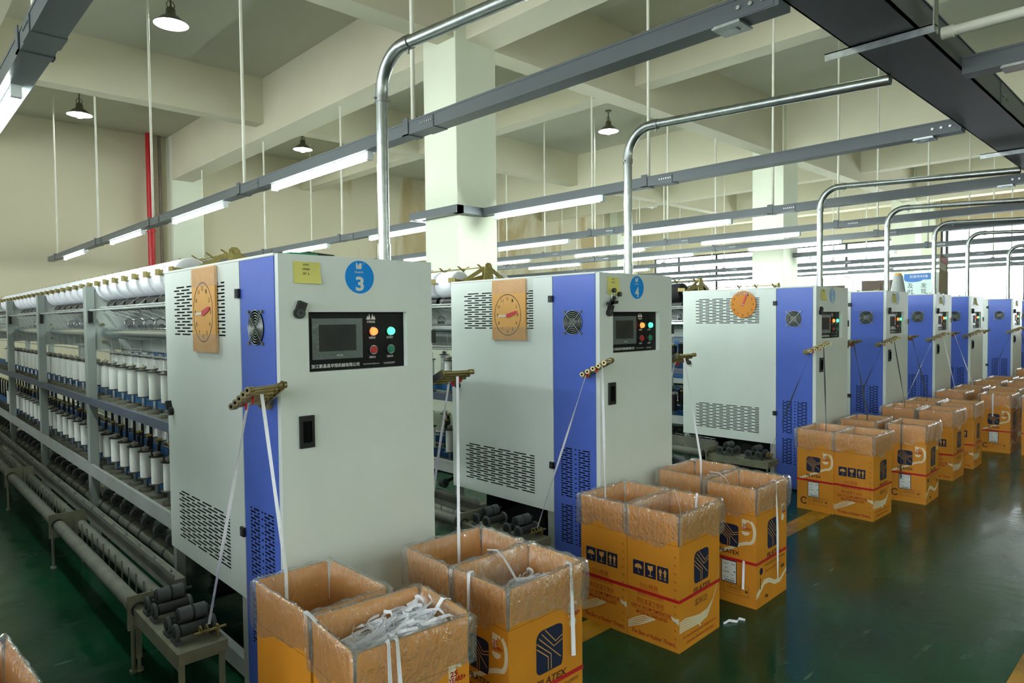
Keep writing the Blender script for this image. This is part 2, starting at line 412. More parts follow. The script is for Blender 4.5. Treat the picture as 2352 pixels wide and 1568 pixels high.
# columns, beams
def col(x,y,a=.6,n=1):
    b=MB();b.box(x,x+a,y,y+a,0,ZC);return struct(b,'column_%d'%n,M['column'],bevel=.008)
cx=[(4.83,5.94),(12.98,5.94),(-3.3,5.94),(21.1,5.94),(4.83,-2.2),(12.98,-2.2)]
for i,(x,y) in enumerate(cx):col(x,y,.6 if i!=1 else .64,i+1)
k=len(cx)
for x in (4.98,13.05,20.9):
    k+=1;b=MB();b.box(x,x+.62,16.05,Y1,0,ZC);struct(b,'column_%d'%k,M['column'])
k+=1;b=MB();b.box(X1-.35,X1,5.85,6.6,0,ZC);struct(b,'column_%d'%k,M['column'])
n=0
def beam(x0,x1,y0,y1,z0):
    global n;n+=1;b=MB();b.box(x0,x1,y0,y1,z0,ZC);struct(b,'beam_%d'%n,M['beam'])
for x in (-3.05,4.985,13.1,21.2):
    beam(x,x+.43,6.54,Y1,4.77);beam(x,x+.43,Y0,5.94,4.77)
for a0,a1 in ((X0,-3.3),(-2.7,4.83),(5.43,12.98),(13.62,21.1),(21.7,X1)):
    beam(a0,a1,5.965,6.265,4.77)
    beam(a0,a1,-2.17,-1.87,4.77)
for a0,a1 in ((X0,-3.05),(-2.62,4.985),(5.415,13.1),(13.53,21.2),(21.63,X1)):
    beam(a0,a1,11.3,11.58,4.98)
for x in (.9,8.2,17.1):
    beam(x,x+.3,6.265,11.3,4.99);beam(x,x+.3,11.58,Y1,4.99);beam(x,x+.3,-1.87,5.965,4.99)
# red riser pipe and grey cable pipe against the back wall
b=MB();b.cyl((4.57,16.2,0),(4.57,16.2,ZC),.07,20)
for z in (1.2,3.6):b.cyl((4.57,16.2,z),(4.57,16.2,z+.06),.085,20)
tag(b.build('fire_riser_pipe',M['redpipe']),'red vertical riser pipe against the far wall','pipe')
b=MB();b.cyl((4.8,16.28,0),(4.8,16.28,ZC),.035,12);tag(b.build('cable_pipe',M['greypipe']),'thin grey pipe running beside the red riser pipe','pipe')

# ------------------------------------------------------------------ machines
MP={3:(1.174,2.599),4:(3.0915,2.54),5:(6.216,2.573),6:(8.147,2.6),7:(10.04,2.61),8:(11.8,2.605),9:(14.69,2.6),10:(17.1,2.6)}
W,D,B,HB,H=.769,1.342,.335,.414,1.9
POSTS=[3.19,5.12,7.05,8.98,10.91]          # machine-local y of the frame posts
root=empty('covering_machine',(0,0,0))
# --- cabinet carcass
b=MB()
b.box(.02,W-.02,.002,D,HB+.01,H-.012);b.box(.012,W-.012,.001,B+.02,.05,HB+.01)
b.build('cabinet_body',[M['inner']],root)
b=MB();b.box(-.004,W+.004,-.004,D+.002,H-.012,H);b.build('cabinet_top',M['edge'],root,bevel=.003)
for x in (.0,W-.05):
    for y0,y1 in ((B+.005,B+.06),(D-.06,D-.01)):
        b=MB();b.box(x+.003,x+.047,y0,y1,0,HB);b.build('cabinet_leg',M['rail_grey'],root)
for x in (.01,W-.05):
    b=MB();b.box(x,x+.04,B+.06,D-.06,.03,.11);b.build('base_rail',M['rail_grey'],root)
# machinery seen under the side door
b=MB();b.cyl((.22,.75,.22),(.5,.75,.22),.12,20);b.box(.2,.52,.62,.88,.03,.11)
for kx in range(7):b.torus((.26+.035*kx,.75,.22),.122,.006,Matrix.Rotation(PI/2,3,'Y'),20,5)
b.build('drive_motor',M['inner'],root)
b=MB();b.box(.3,.34,B+.07,D-.02,.1,HB-.01);b.build('inner_plate',M['inner'],root)
for x_,y_,z_,r_ in((.12,1.05,.3,.06),(.16,1.2,.16,.05),(.15,.5,.32,.045)):
    b=MB();b.cyl((x_,y_,z_),(.3,y_,z_),r_,18);b.cyl((x_-.02,y_,z_),(x_,y_,z_),.022,12);b.build('pulley',M['black'],root)
# --- slot grids
def slots(mb,xf,y0,y1,z0,z1,rows,L,gap,sgn,m=1):
    """punched slots, alternate rows shifted"""
    dz=(z1-z0)/(rows-1);h=.0072
    for i in range(rows):
        z=z0+dz*i;y=y0-(L+gap)/2*(i%2)
        while y<y1-1e-4:
            a,c=max(y,y0),min(y+L,y1)
            if c-a>.012:
                x=xf+sgn*.0008
                q=[(x,a,z-h/2),(x,c,z-h/2),(x,c,z+h/2),(x,a,z+h/2)]
                mb.poly(q if sgn>0 else q[::-1],m)
            y+=L+gap
def side_door(x0,x1,sgn,name):
    mb=MB();mb.box(x0,x1,B+.004,D+.002,HB,H-.012)
    xf=x0 if sgn<0 else x1
    slots(mb,xf,.505,1.193,1.567,1.806,16,.118,.034,sgn)
    slots(mb,xf,.505,1.193,.505,.744,16,.118,.034,sgn)
    d=mb.build(name,[M['white'],M['dark']],root)
    for z in (1.75,.71):
        h=MB();h.box(min(xf,xf+sgn*.012),max(xf,xf+sgn*.012),B-.006,B+.03,z-.02,z+.02);h.box(min(xf,xf+sgn*.014),max(xf,xf+sgn*.014),B+.008,B+.018,z-.012,z+.012,1)
        h.build('hinge',[M['black'],M['rubber']],d)
    h=MB();h.cyl((xf,1.27,1.155),(xf+sgn*.02,1.27,1.155),.022,18);h.bar((xf+sgn*.012,1.28,1.165),(xf+sgn*.012,1.3,1.205),.03,.022)
    h.cyl((xf+sgn*.02,1.27,1.155),(xf+sgn*.023,1.27,1.155),.013,14,1);h.build('door_lock',[M['black'],M['rubber']],d)
    return d
side_door(-.002,.02,-1,'side_door');side_door(W-.02,W+.002,1,'side_door')
def corner_panel(x0,x1,sgn):
    mb=MB();mb.box(x0,x1,0,B,.015,H-.008);xf=x0 if sgn<0 else x1
    for z0,z1,rw in ((.538,.832,21),(.25,.478,17)):
        slots(mb,xf,.045,.135,z0,z1,rw,.055,.02,sgn);slots(mb,xf,.15,.17,z0,z1,rw,.014,.006,sgn);slots(mb,xf,.185,.275,z0,z1,rw,.055,.02,sgn)
    p=mb.build('corner_panel',[M['blue'],M['dark']],root)
    g=MB();R3=Matrix.Rotation(PI/2,3,'Y');c=(xf+sgn*.006,.172,1.603)
    g.lathe([(.074,0),(.074,.001)],Matrix.Translation((xf+sgn*.0006,.172,1.603))@Matrix.Rotation(sgn*PI/2,4,'Y'),28,1)
    g.lathe([(.027,0),(.02,.002)],Matrix.Translation((xf+sgn*.0016,.172,1.603))@Matrix.Rotation(sgn*PI/2,4,'Y'),20,2)
    for R in (.072,.061,.05,.039,.028,.017):g.torus(c,R,.002,R3,36,6,0)
    for s_ in (-1,1):
        g.bar((xf+sgn*.0085,.172-.068,1.603-s_*.068),(xf+sgn*.0085,.172+.068,1.603+s_*.068),.003,.003,0,up=(1,0,0))
        for t in (-1,1):
            g.cyl((xf,.172+t*.066,1.603+s_*.066),(xf+sgn*.01,.172+t*.066,1.603+s_*.066),.007,10,3)
    g.build('fan_grille',[M['zinc'],M['dark'],M['rubber'],M['brass']],p)
corner_panel(0,.02,-1);corner_panel(W-.02,W,1)
# --- front door with its cut-out
DY=-.031
b=MB();dx0,dx1=.004,.752;px0,px1,pz0,pz1=.129,.61,1.419,1.665
b.box(dx0,px0,DY,-.001,.02,H-.004);b.box(px1,dx1,DY,-.001,.02,H-.004);b.box(px0,px1,DY,-.001,.02,pz0);b.box(px0,px1,DY,-.001,pz1,H-.004)
door=b.build('front_door',M['white'],root)
b=MB();b.box(.078,.142,DY-.012,DY,1.113,1.244);b.box(.09,.13,DY-.013,DY-.01,1.135,1.222,1);b.bar((.112,DY-.016,1.135),(.112,DY-.016,1.222),.012,.01,1)
b.build('door_handle',[M['black'],M['dark']],door,bevel=.004)
b=MB();b.cyl((.085,DY,1.66),(.085,DY-.02,1.66),.022,20);b.bar((.085,DY-.012,1.665),(.1,DY-.012,1.705),.034,.022,0,up=(0,1,0));b.cyl((.085,DY-.02,1.66),(.085,DY-.024,1.66),.017,18,1);b.cyl((.085,DY-.024,1.66),(.085,DY-.026,1.66),.008,3,0)
b.build('door_lock',[M['black'],M['rubber']],door)
for z in (1.55,.5):
    b=MB();b.box(dx1-.004,dx1+.016,DY-.008,DY+.02,z-.03,z+.03);b.build('hinge',M['black'],door)
# --- control panel
F=Face((0,-.003,0),(1,0,0),(0,0,1),(0,-1,0))
b=MB();b.box(px0-.002,px1+.002,-.003,.0015,pz0-.002,pz1+.002)
F.text(b,'浙江新昌县华恒机械有限公司',.264,1.439,.226,.017,1,offset=.015)
F.text(b,'http://www.xchhjx.com',.437,1.437,.08,.0085,1);F.text(b,'Tel:13575563777',.53,1.437,.06,.0085,1)
F.text(b,'电源指示',.444,1.552,.034,.010,1,offset=.01);F.text(b,'运行指示',.535,1.552,.034,.010,1,offset=.01)
F.text(b,'设备停止',.444,1.467,.034,.010,1,offset=.01);F.text(b,'设备启动',.535,1.467,.034,.010,1,offset=.01)
F.text(b,'华恒机械',.438,1.622,.042,.011,1,offset=.01)
for s_ in (-1,1):
    for q,hh in ((.006,.026),(.015,.018)):
        F.poly(b,[(.438+s_*(q-.005),1.632),(.438+s_*(q+.009),1.632),(.438+s_*(q+.002),1.632+hh)][::s_],1,.0009)
cp=b.build('control_panel',[M['gloss_black'],M['whiteink']],root)
b=MB();b.box(.154,.392,-.009,-.003,1.467,1.638);b.box(.185,.36,-.0096,-.009,1.5,1.612,1)
F2=Face((0,-.0096,0),(1,0,0),(0,0,1),(0,-1,0));F2.text(b,'MCGS',.28,1.482,.03,.006,2)
b.build('display_screen',[M['screen'],M['inner'],M['whiteink']],cp)
for x,z,mm,nm in ((.446,1.58,'lamp_red','indicator_light'),(.536,1.58,'lamp_green','indicator_light'),(.446,1.499,'btn_red','push_button'),(.536,1.499,'btn_green','push_button')):
    b=MB();b.cyl((x,-.003,z),(x,-.012,z),.0205,22);b.cyl((x,-.012,z),(x,-.02 if 'btn' in mm else -.024,z),.0165,22,1,r2=.015)
    o=b.build(nm,[M['steel'],M[mm]],cp);o['label']={'lamp_red':'lit red indicator','lamp_green':'lit green indicator','btn_red':'dull red button','btn_green':'dull green button'}[mm]
# --- tape guide brackets on both corners
GA={-1:((.035,.06,1.294),(.04,-.15,1.388),(-.89,-.45),.185),1:((.035,.12,1.30),(.04,-.04,1.375),(.97,-.25),.155)}
def guide(sgn):
    ox=0 if sgn<0 else W;ga,gc,gx,gl=GA[sgn]
    P=lambda x,y,z:(ox+sgn*x,y,z)
    b=MB();a,c=Vector(P(*ga)),Vector(P(*gc))
    b.bar(a,c,.008,.034,0,up=(0,.4,.9));b.bar(P(.0,ga[1]-.01,1.297),P(.04,ga[1]-.01,1.297),.034,.04);b.cyl(P(.0,ga[1]-.01,1.3),P(.052,ga[1]-.01,1.3),.012,6)
    b.cyl(c,c+Vector((sgn*-.012,.0,.0)),.014,6)
    g=b.build('tape_guide',[M['brass']],root)
    ax=Vector((gx[0],gx[1],.0)).normalized()
    for i in range(5):
        p=a.lerp(c,.22+.19*i);q=p+ax*gl
        h=MB();h.cyl(p,q,.0085,12);h.cyl(q-ax*.02,q+ax*.006,.013,14);h.cyl(p+ax*.012,p+ax*.03,.0125,6);h.cyl(q,q+ax*.0065,.006,10,1)
        h.build('guide_roller',[M['brass'],M['dark']],g)
    for t in (.3,.62):
        h=MB();p=a.lerp(c,t)+ax*.12;h.bar(p+Vector((0,0,.004)),p+Vector((sgn*.006,-.010,-.026)),.018,.002,0,up=(1,0,0));h.build('marker_flag',M['red'],g)
guide(-1);guide(1)
# --- brass cradle head on top, just behind the cabinet
b=MB();yc=D+.02
pl=[(-.055,0),(.055,0),(.032,.15),(.015,.165),(-.015,.165),(-.032,.15)]
vs=[(W/2+x,yc+t,H-.005+z) for t in (0,.006) for x,z in pl];nn=len(pl)
b.add(vs,[tuple(range(nn)),tuple(range(2*nn-1,nn-1,-1))]+[(i,nn+i,nn+(i+1)%nn,(i+1)%nn) for i in range(nn)])
b.cyl((W/2,yc-.012,H+.135),(W/2,yc,H+.135),.012,8);b.cyl((W/2,yc-.02,H+.035),(W/2,yc,H+.035),.018,6)
for s_ in (-1,1):
    b.bar((W/2+s_*.03,yc+.02,H+.12),(W/2+s_*.23,yc+.03,H+.01),.006,.03,0,up=(0,0,1))
b.build('cradle_head',M['brass_plate'],root)
b=MB();b.cyl((W/2,yc,H+.13),(W/2,POSTS[-1],H+.13),.006,8);b.build('cradle_shaft',M['brass'],root)
# --- frame behind the cabinet
BAYS=[(D+.01,POSTS[0])]+list(zip(POSTS[:-1],POSTS[1:]))
PIT=.2412;YB=1.539
for y in POSTS:
    for x in (0,W-.06):
        b=MB();b.box(x,x+.06,y,y+.08,0,H);b.build('frame_post',M['frame'],root,bevel=.004)
    b=MB();b.box(.06,W-.06,y+.02,y+.035,1.43,H-.03)
    for x in (.13,W-.13):b.cyl((x,y+.02,1.555),(x,y-.01,1.555),.02,10,1);b.cyl((x-.02,y+.02,1.62),(x-.02,y+.005,1.62),.01,8,2);b.cyl((x-.02,y+.02,1.49),(x-.02,y+.005,1.49),.01,8,2)
    b.build('cross_plate',[M['plate'],M['dark'],M['brass']],root)
for z,mm,h in ((1.08,'rail_blue',.053),(.582,'rail_grey',.085)):
    zs={1.08:1.056,.582:.526}[z];b=MB();b.box(.02,W-.02,D,POSTS[-1],zs-.015,zs);b.build('bobbin_shelf',M['shelf'],root)
    for x in (-.001,W-.019):
        b=MB();b.box(x,x+.02,D,POSTS[-1],z-h,z);b.build('shelf_rail',M[mm],root)
    for x in (.19,W-.22):
        b=MB();b.box(x,x+.03,D,POSTS[-1],zs+.015,zs+.08);b.build('belt_guard',M['belt_blue'],root)
_pr={}
def inst(name,sx,y,maker,mats):
    """one part per position; the mesh is shared"""
    if (name,sx) not in _pr:
        b=MB();maker(b,(lambda x:x) if sx==0 else (lambda x:W-x));o=b.build(name,mats,root)
    else:
        o=_pr[(name,sx)].copy();C.objects.link(o);o.parent=root
    _pr[(name,sx)]=o;o.location=(0,y,0);return o
def bx_(b,X,x0,x1,y0,y1,z0,z1,m=0):b.box(min(X(x0),X(x1)),max(X(x0),X(x1)),y0,y1,z0,z1,m)
def mk_drum(b,X):b.cyl((X(.16),-.1,1.757),(X(.16),.1,1.757),.044,16);b.bar((X(.17),-.04,1.79),(X(.05),-.1,1.71),.008,.004,1)
def mk_ring(b,X):b.torus((X(.24),0,1.622),.034,.007,Matrix.Rotation(PI/2,3,'X'),18,6);b.cyl((X(.24),-.02,1.6),(X(.24),.02,1.6),.02,10)
def mk_arm(b,X):
    bx_(b,X,.285,.265,-.008,.008,.53,.78);b.cyl((X(.28),0,.81),(X(.28),0,.82),.021,12,1);b.cyl((X(.28),0,.78),(X(.28),0,.81),.012,8)
def mk_wheel(b,X):
    b.cyl((X(.06),-.02,.385),(X(.06),.02,.385),.034,16);b.bar((X(.06),0,.385),(X(.2),0,.42),.016,.02,1);b.cyl((X(.06),-.024,.385),(X(.06),.024,.385),.014,10,1)
def mk_cradle(b,X):
    t=-.112
    b.bar((X(.385),t,1.955),(X(.17),t,1.9),.004,.035);b.bar((X(.2),t,1.905),(X(.05),t,1.92),.004,.034);b.bar((X(.05),t+.01,1.92),(X(.045),t-.075,1.916),.008,.036)
    q=.055 if X(0)==0 else -.055
    b.bar((W/2,t,1.955),(W/2,t,H+.125),.012,.012);b.bar((W/2,t,H+.115),(W/2-q,t,H+.15),.022,.004)
for i,(a,c) in enumerate(BAYS):
    b=MB();b.box(W/2-.006,W/2+.006,a+.036,c+.019,1.41,1.75);b.build('center_panel',M['plate'],root)
    for sx in (0,1):
        X=(lambda x:x) if sx==0 else (lambda x:W-x)
        y0,y1=a+.04,c-.005
        b=MB();b.cyl((X(.13),y0,1.555),(X(.13),y1,1.555),.04,20);b.build('drive_roller',M['chrome'],root)
        for x_,z_,r_ in((.026,1.722,.0075),(.10,1.742,.0075),(.27,1.39,.006),(.2,.42,.012)):
            b=MB();b.cyl((X(x_),a+.001,z_),(X(x_),c,z_),r_,8);b.build('thread_rail',M['rail_grey' if z_>1 else 'inner'],root)
        b=MB();bx_(b,X,.012,.04,c-.02,c,1.63,1.72);b.build('rail_bracket',M['black'],root)
        ys=[YB+PIT*k for k in range(0,45) if a+.05<YB+PIT*k<c-.02]
        st=MB()
        for y in ys:
            inst('friction_drum',sx,y,mk_drum,[M['black'],M['steel']]);inst('thread_ring',sx,y,mk_ring,M['steel'])
            inst('belt_arm',sx,y,mk_arm,[M['black'],M['yellow']]);inst('pressure_wheel',sx,y,mk_wheel,[M['rubber'],M['inner']])
            st.tube([(X(.026),y,1.72),(X(.10),y,1.60),(X(.126),y,1.36)],.0009,4);st.tube([(X(.026),y,1.725),(X(.13),y+.05,1.80)],.0009,4);st.tube([(X(.026),y,1.72),(X(.3),y-.25,1.60)],.0009,4)
        for y in [YB+PIT*k for k in range(0,45) if a-.02<YB+PIT*k<c-.05]:inst('cradle_arm',sx,y,mk_cradle,M['brass_plate'])
        st.build('yarn_strand',M['yarn'],root)['kind']='stuff'
        b=MB();b.cyl((X(.075),y0+.05,.275),(X(.075),y1,.275),.042,18)
        for y in ys:b.cyl((X(.075),y+.09,.275),(X(.075),y+.12,.275),.046,18,1)
        b.build('feed_roller',[M['dust'],M['rubber']],root)

STICK={}
def sticker(n,parent):
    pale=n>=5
    b=MB();F=Face((0,DY,0),(1,0,0),(0,0,1),(0,-1,0))
    F.disc(b,.369,1.8145,.0705,0,.0008,40)
    F.text(b,str(n),.369,1.786,.040,.062,1,.0014,.03)
    F.text(b,'Kaishili',.366,1.836,.040,.009,1,.0014,.012)
    F.poly(b,[(.352,1.849),(.358,1.849),(.361,1.862),(.357,1.875),(.352,1.875)],1,.0014)
    F.poly(b,[(.360,1.849),(.376,1.849),(.380,1.86),(.378,1.875),(.370,1.874),(.363,1.866)],1,.0014)
    F.ring(b,.388,1.872,.004,.0008,1,h=.0014,n=12)
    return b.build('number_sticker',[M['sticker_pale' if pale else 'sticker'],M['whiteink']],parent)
WORDS={3:'three',4:'four',5:'five',6:'six',7:'seven',8:'eight',9:'nine',10:'ten'}
CLK={3:'tall cardboard clock on its side door',4:'binder clips hanging on its lock',5:'round orange card clock on its side door',6:'next after the one with a round clock',7:'with a pale calendar hanging over it'}
MACH={}
MP2={2:(-.745,2.6),1:(-2.65,2.6)}
for n_,(x,y) in MP.items():
    o=root if n_==3 else copy_tree(root,None,() if n_<6 else ('thread_ring','belt_arm','pressure_wheel','friction_drum'),{4:3.1,5:3.1}.get(n_,2.2))
    MACH[n_]=o
for n_,(x,y) in MP.items():
    o=MACH[n_];o.location=(x,y,0)
    tag(o,'white and blue covering machine number %s, '%WORDS[n_]+CLK[n_] if n_<8 else
        'white and blue covering machine, %s beyond number seven in the row'%{8:'first',9:'second',10:'third'}[n_],'machine','yarn covering machines in a row')
    if n_ in (3,4,5,6,7,9): sticker(n_,[c for c in o.children if c.name.startswith('front_door')][0])
for n_,(x,y) in MP2.items():
    o=copy_tree(root,None,('number_sticker',)+SMALL);o.location=(x,y,0)
    tag(o,'white and blue covering machine across the narrow aisle from machine three, '+('facing it' if n_==2 else 'one row beyond'),'machine','yarn covering machines in a row')
SKY,EXPO=5.0,0.85
ORD=['first','second','third','fourth','fifth','sixth','seventh','eighth','ninth','tenth','eleventh','twelfth','thirteenth','fourteenth','fifteenth','sixteenth','seventeenth','eighteenth','nineteenth','twentieth','twenty-first','twenty-second','twenty-third','twenty-fourth','twenty-fifth','twenty-sixth','twenty-seventh','twenty-eighth','twenty-ninth','thirtieth']
# ------------------------------------------------------------------ yarn packages and bobbins
def make_package(ym):
    o=empty('yarn_package',(0,0,0))
    b=MB();Mx=Matrix.Rotation(-PI/2,4,'X')
    b.lathe([(.032,-.096),(.06,-.098),(.095,-.096),(.1,-.09),(.1,.09),(.095,.096),(.06,.098),(.032,.096)],Mx,36,0,True)
    b.build('wound_yarn',M[ym],o)
    b=MB();b.cyl((0,-.104,0),(0,.104,0),.031,20);b.cyl((0,-.106,0),(0,-.1,0),.02,16,1);b.build('package_core',[M['fixture'],M['brass_plate']],o)
    return o
def make_bobbin(ym):
    o=empty('yarn_bobbin',(0,0,0))
    b=MB();b.lathe([(.0445,0),(.0445,.02),(.042,.024),(.014,.026)],None,18,0);b.build('spindle_base',M['shelf'],o)
    b=MB();b.lathe([(.0125,.026),(.0125,.09)],None,12,0);b.build('spindle',M['chrome'],o)
    b=MB();b.lathe([(.047,.085),(.048,.087),(.047,.09),(.02,.093)],None,22,0);b.build('flange',M['flange'],o);b=MB();b.lathe([(.02,.257),(.046,.259),(.048,.262),(.046,.265),(.02,.266)],None,22,0);b.build('flange',M['flange'],o)
    b=MB();b.lathe([(.0325,.091),(.0335,.1),(.0335,.25),(.0325,.258)],None,22,0);b.build('wound_yarn',M[ym],o)
    b=MB();b.lathe([(.018,.265),(.016,.274),(.0235,.279),(.0235,.285),(.016,.291),(.004,.292),(.004,.3)],None,14,0);b.build('bobbin_cap',M['cap'],o)
    return o
PK={'spool':make_package('spool'),'blackyarn':make_package('blackyarn')}
BO={'yarn':make_bobbin('yarn'),'blackyarn':make_bobbin('blackyarn')}
used=set()
def place(proto,key,loc,label,cat,group):
    o=proto if key not in used else copy_tree(proto)
    used.add(key);o.location=loc;tag(o,label,cat,group);return o
plan={3:(28,4,28,16,'white','spool','yarn'),4:(7,5,7,7,'white','spool','yarn'),5:(4,3,5,5,'black','blackyarn','blackyarn')}
for n_,(pn,pf,bn,bf,cw,pm,bm_) in plan.items():
    x,y=MP[n_];nm=WORDS[n_]
    for side,cnt in ((0,pn),(1,pf)):
        for k in range(cnt):
            yl=YB+PIT*k
            if any(abs(yl-(q+.04))<.0 for q in POSTS):continue
            place(PK[pm],'p'+pm,(x+(.17 if side==0 else W-.17),y+yl,1.893),
              '%s wound package atop machine %s, %s from the cabinet in the %s row'%(cw,nm,ORD[k],'outer' if side==0 else 'inner'),'yarn package','yarn packages on machine %s'%nm)
    for tier,z in (('upper',1.056),('lower',.526)):
        for side,cnt in ((0,bn),(1,bf)):
            k2=0
            for k in range(cnt+4):
                yl=YB+PIT*k
                if any(q-.045<yl<q+.125 for q in POSTS) and side==0 and False:continue
                if k2>=cnt:break
                k2+=1
                place(BO[bm_],'b'+bm_,(x+(.125 if side==0 else W-.125),y+yl,z),
                  '%s yarn bobbin on %s shelf of machine %s, %s in its %s row'%(cw,tier,nm,ORD[k2-1],'outer' if side==0 else 'inner'),'bobbin','bobbins on machine %s'%nm)
# ------------------------------------------------------------------ cable trays, tubes, rods
YT=[(4.1,5.6),(6.7,8.2),(9.4,10.9),(12.5,14.0)]
YR=[3.58,6.24,8.98,11.64,14.64]
def tube_light(x,y0,y1,z,label,group='fluorescent tubes under the cable trays'):
    o=empty('fluorescent_light',(x,(y0+y1)/2,z),label,'light',group);L=(y1-y0)/2
    b=MB();b.box(-.02,.02,-L,L,-.016,0);b.build('batten',M['fixture'],o)
    b=MB();b.cyl((0,-L+.03,-.036),(0,L-.03,-.036),.019,14);b.build('glowing_tube',M['tube'],o)
    for s_ in(-1,1):
        b=MB();b.box(-.022,.022,s_*L-.018,s_*L+.018,-.058,-.0);b.build('lamp_holder',M['fixture'],o)
    return o
TX={'two and three':(.57,5.1),'three and four':(2.56,15.3),'four and five':(5.12,15.4),'five and six':(7.55,15.4),'six and seven':(9.45,15.4),'seven and eight':(10.95,15.4),'eight and nine':(13.45,15.4),'nine and ten':(16.2,15.4)}
extra={'next tray beyond machine ten':(18.3,15.4),'last tray before the end wall':(20.2,15.4)}
ZT0,ZT1=2.795,2.88
def between(k):return 'between machines '+k
bolt=None
def tray_part(b,x,y0,y1,w=.1,z0=ZT0,z1=ZT1):
    b.box(x-w/2,x+w/2,y0,y1,z0,z1-.012);b.box(x-w/2-.003,x+w/2+.003,y0,y1,z1-.012,z1)
allT=dict(TX);allT.update(extra)
for key,(x,yend) in allT.items():
    where='above the gap between machines '+key if key in TX else 'that is the '+key
    if x<1: where='over the aisle before machine three'; yend=15.3
    o=empty('cable_tray',(x,1.17,ZT0),('dark grey cable tray with hanging rods '+where),'cable tray','cable trays across the hall')
    w=.1 if x>1 else .12
    b=MB()
    ox,oy,oz=x,1.17,ZT0
    if 5.<x<5.3:
        # runs round the column
        for a,c in((0,5.94-.12-oy),(6.54+.06-oy,yend-oy)):tray_part(b,0,a,c,w,0,ZT1-ZT0)
        b.box(-.43,.05,4.60,4.70,0,.085);b.box(-.44,-.34,4.60,5.47,0,.085);b.box(-.43,.05,5.40,5.5,0,.085)
    else:tray_part(b,0,0,yend-oy,w,0,ZT1-ZT0)
    b.build('tray_channel',M['tray'],o)
    for yr in YR:
        if yr>yend:continue
        top=4.77 if (4.9<x<5.5 or 13.1<x<13.5) else ZC
        if abs(yr-6.24)<.2 : top=4.77
        if 11.3<yr<11.58 or (8.2<x<8.5):top=4.98
        rd=MB();rd.cyl((0,yr-oy,ZT1-oz-.01),(0,yr-oy,top-oz),.014,10);r_=rd.build('hanger_rod',M['rod'],o)
        cl=MB();cl.box(-w/2-.008,w/2+.008,yr-oy-.02,yr-oy+.04,-.004,.004);cl.box(-w/2-.008,-w/2-.003,yr-oy-.02,yr-oy+.04,-.004,.105);cl.box(w/2+.003,w/2+.008,yr-oy-.02,yr-oy+.04,-.004,.105);cl.box(-w/2-.008,w/2+.008,yr-oy+.03,yr-oy+.034,.09,.105);cl.build('rod_clamp',M['tray'],r_)
    for yj in (3.43,5.95,8.72,11.4):
        if yj<yend and not(5.<x<5.3 and 5.6<yj<6.7):
            j=MB();j.box(-w/2-.006,w/2+.006,yj-oy-.13,yj-oy+.02,-.003,.068)
            for q in range(6):j.cyl((-w/2-.006,yj-oy-.115+.022*q,.04),(-w/2-.011,yj-oy-.115+.022*q,.04),.007,8,1)
            j.build('joint_plate',[M['tray'],M['zinc']],o)
    j=MB();j.box(-w/2-.002,-w/2+.002,.02,.2,.005,.068)
    for q in range(3):j.cyl((-w/2-.002,.06+.05*q,.04),(-w/2-.009,.06+.05*q,.04),.009,6,1)
    j.build('joint_plate',[M['tray'],M['zinc']],o)
    if x>1:
        s=MB();s.box(-.05,.05,.16,.27,-.006,-.0);s.box(-.055,.055,.155,.275,-.013,-.006);s.box(-.012,.02,.19,.24,-.017,-.013)
        s.build('switch_plate',M['zinc'],o)
    for k,(a,c) in enumerate(YT):
        if x<1 and k>0:continue
        tube_light(x-.005,a,c,ZT0,'lit fluorescent tube, %s from the aisle on the tray %s'%(ORD[k],where.replace('above the gap ','').replace('that is the ','')))
# main tray along the aisle
o=empty('main_cable_tray',(6,1.035,2.82),'wide dark grey main cable tray running along the aisle overhead','cable tray')
b=MB();b.box(-9,16,-.135,.135,0,.012);b.box(-9,16,-.135,-.128,0,.14);b.box(-9,16,.128,.135,0,.14);b.box(-9,16,-.14,.14,.135,.142);b.build('tray_channel',M['traydark'],o)
for k,bx_ in enumerate((-2.8,.15,3.1,6.0,9.)):
    q=MB();x=bx_-6+ (0 if k else 0)
    x=[-8.5,-5.6,-2.78,.08,3.][k]
    q.box(x-.02,x+.02,-.2,.24,-.006,-.001);q.box(x-.02,x-.015,-.2,.24,-.035,-.001)
    q.build('support_angle',M['zinc'],o)
    q=MB();q.box(x-.03,x+.03,-.2,-.195,-.03,ZC-2.82);q.build('hanger_strap',M['zinc'],o)
for xx in (2.56,5.12,7.55,9.45):
    q=MB();q.box(xx-6-.09,xx-6+.09,.134,.139,.01,.09)
    for d_ in (-.07,.07):q.cyl((xx-6+d_,.139,.05),(xx-6+d_,.147,.05),.009,6,1)
    q.build('joint_plate',[M['traydark'],M['zinc']],o);q=MB()
    q.box(xx-6-.1-.3,xx-6+.1-.3,-.139,-.134,.005,.13)
    for d_ in (-.08,-.05,.05):q.cyl((xx-6+d_-.3,-.139,.06),(xx-6+d_-.3,-.147,.06),.008,6,1)
    q.build('joint_plate',[M['traydark'],M['zinc']],o)
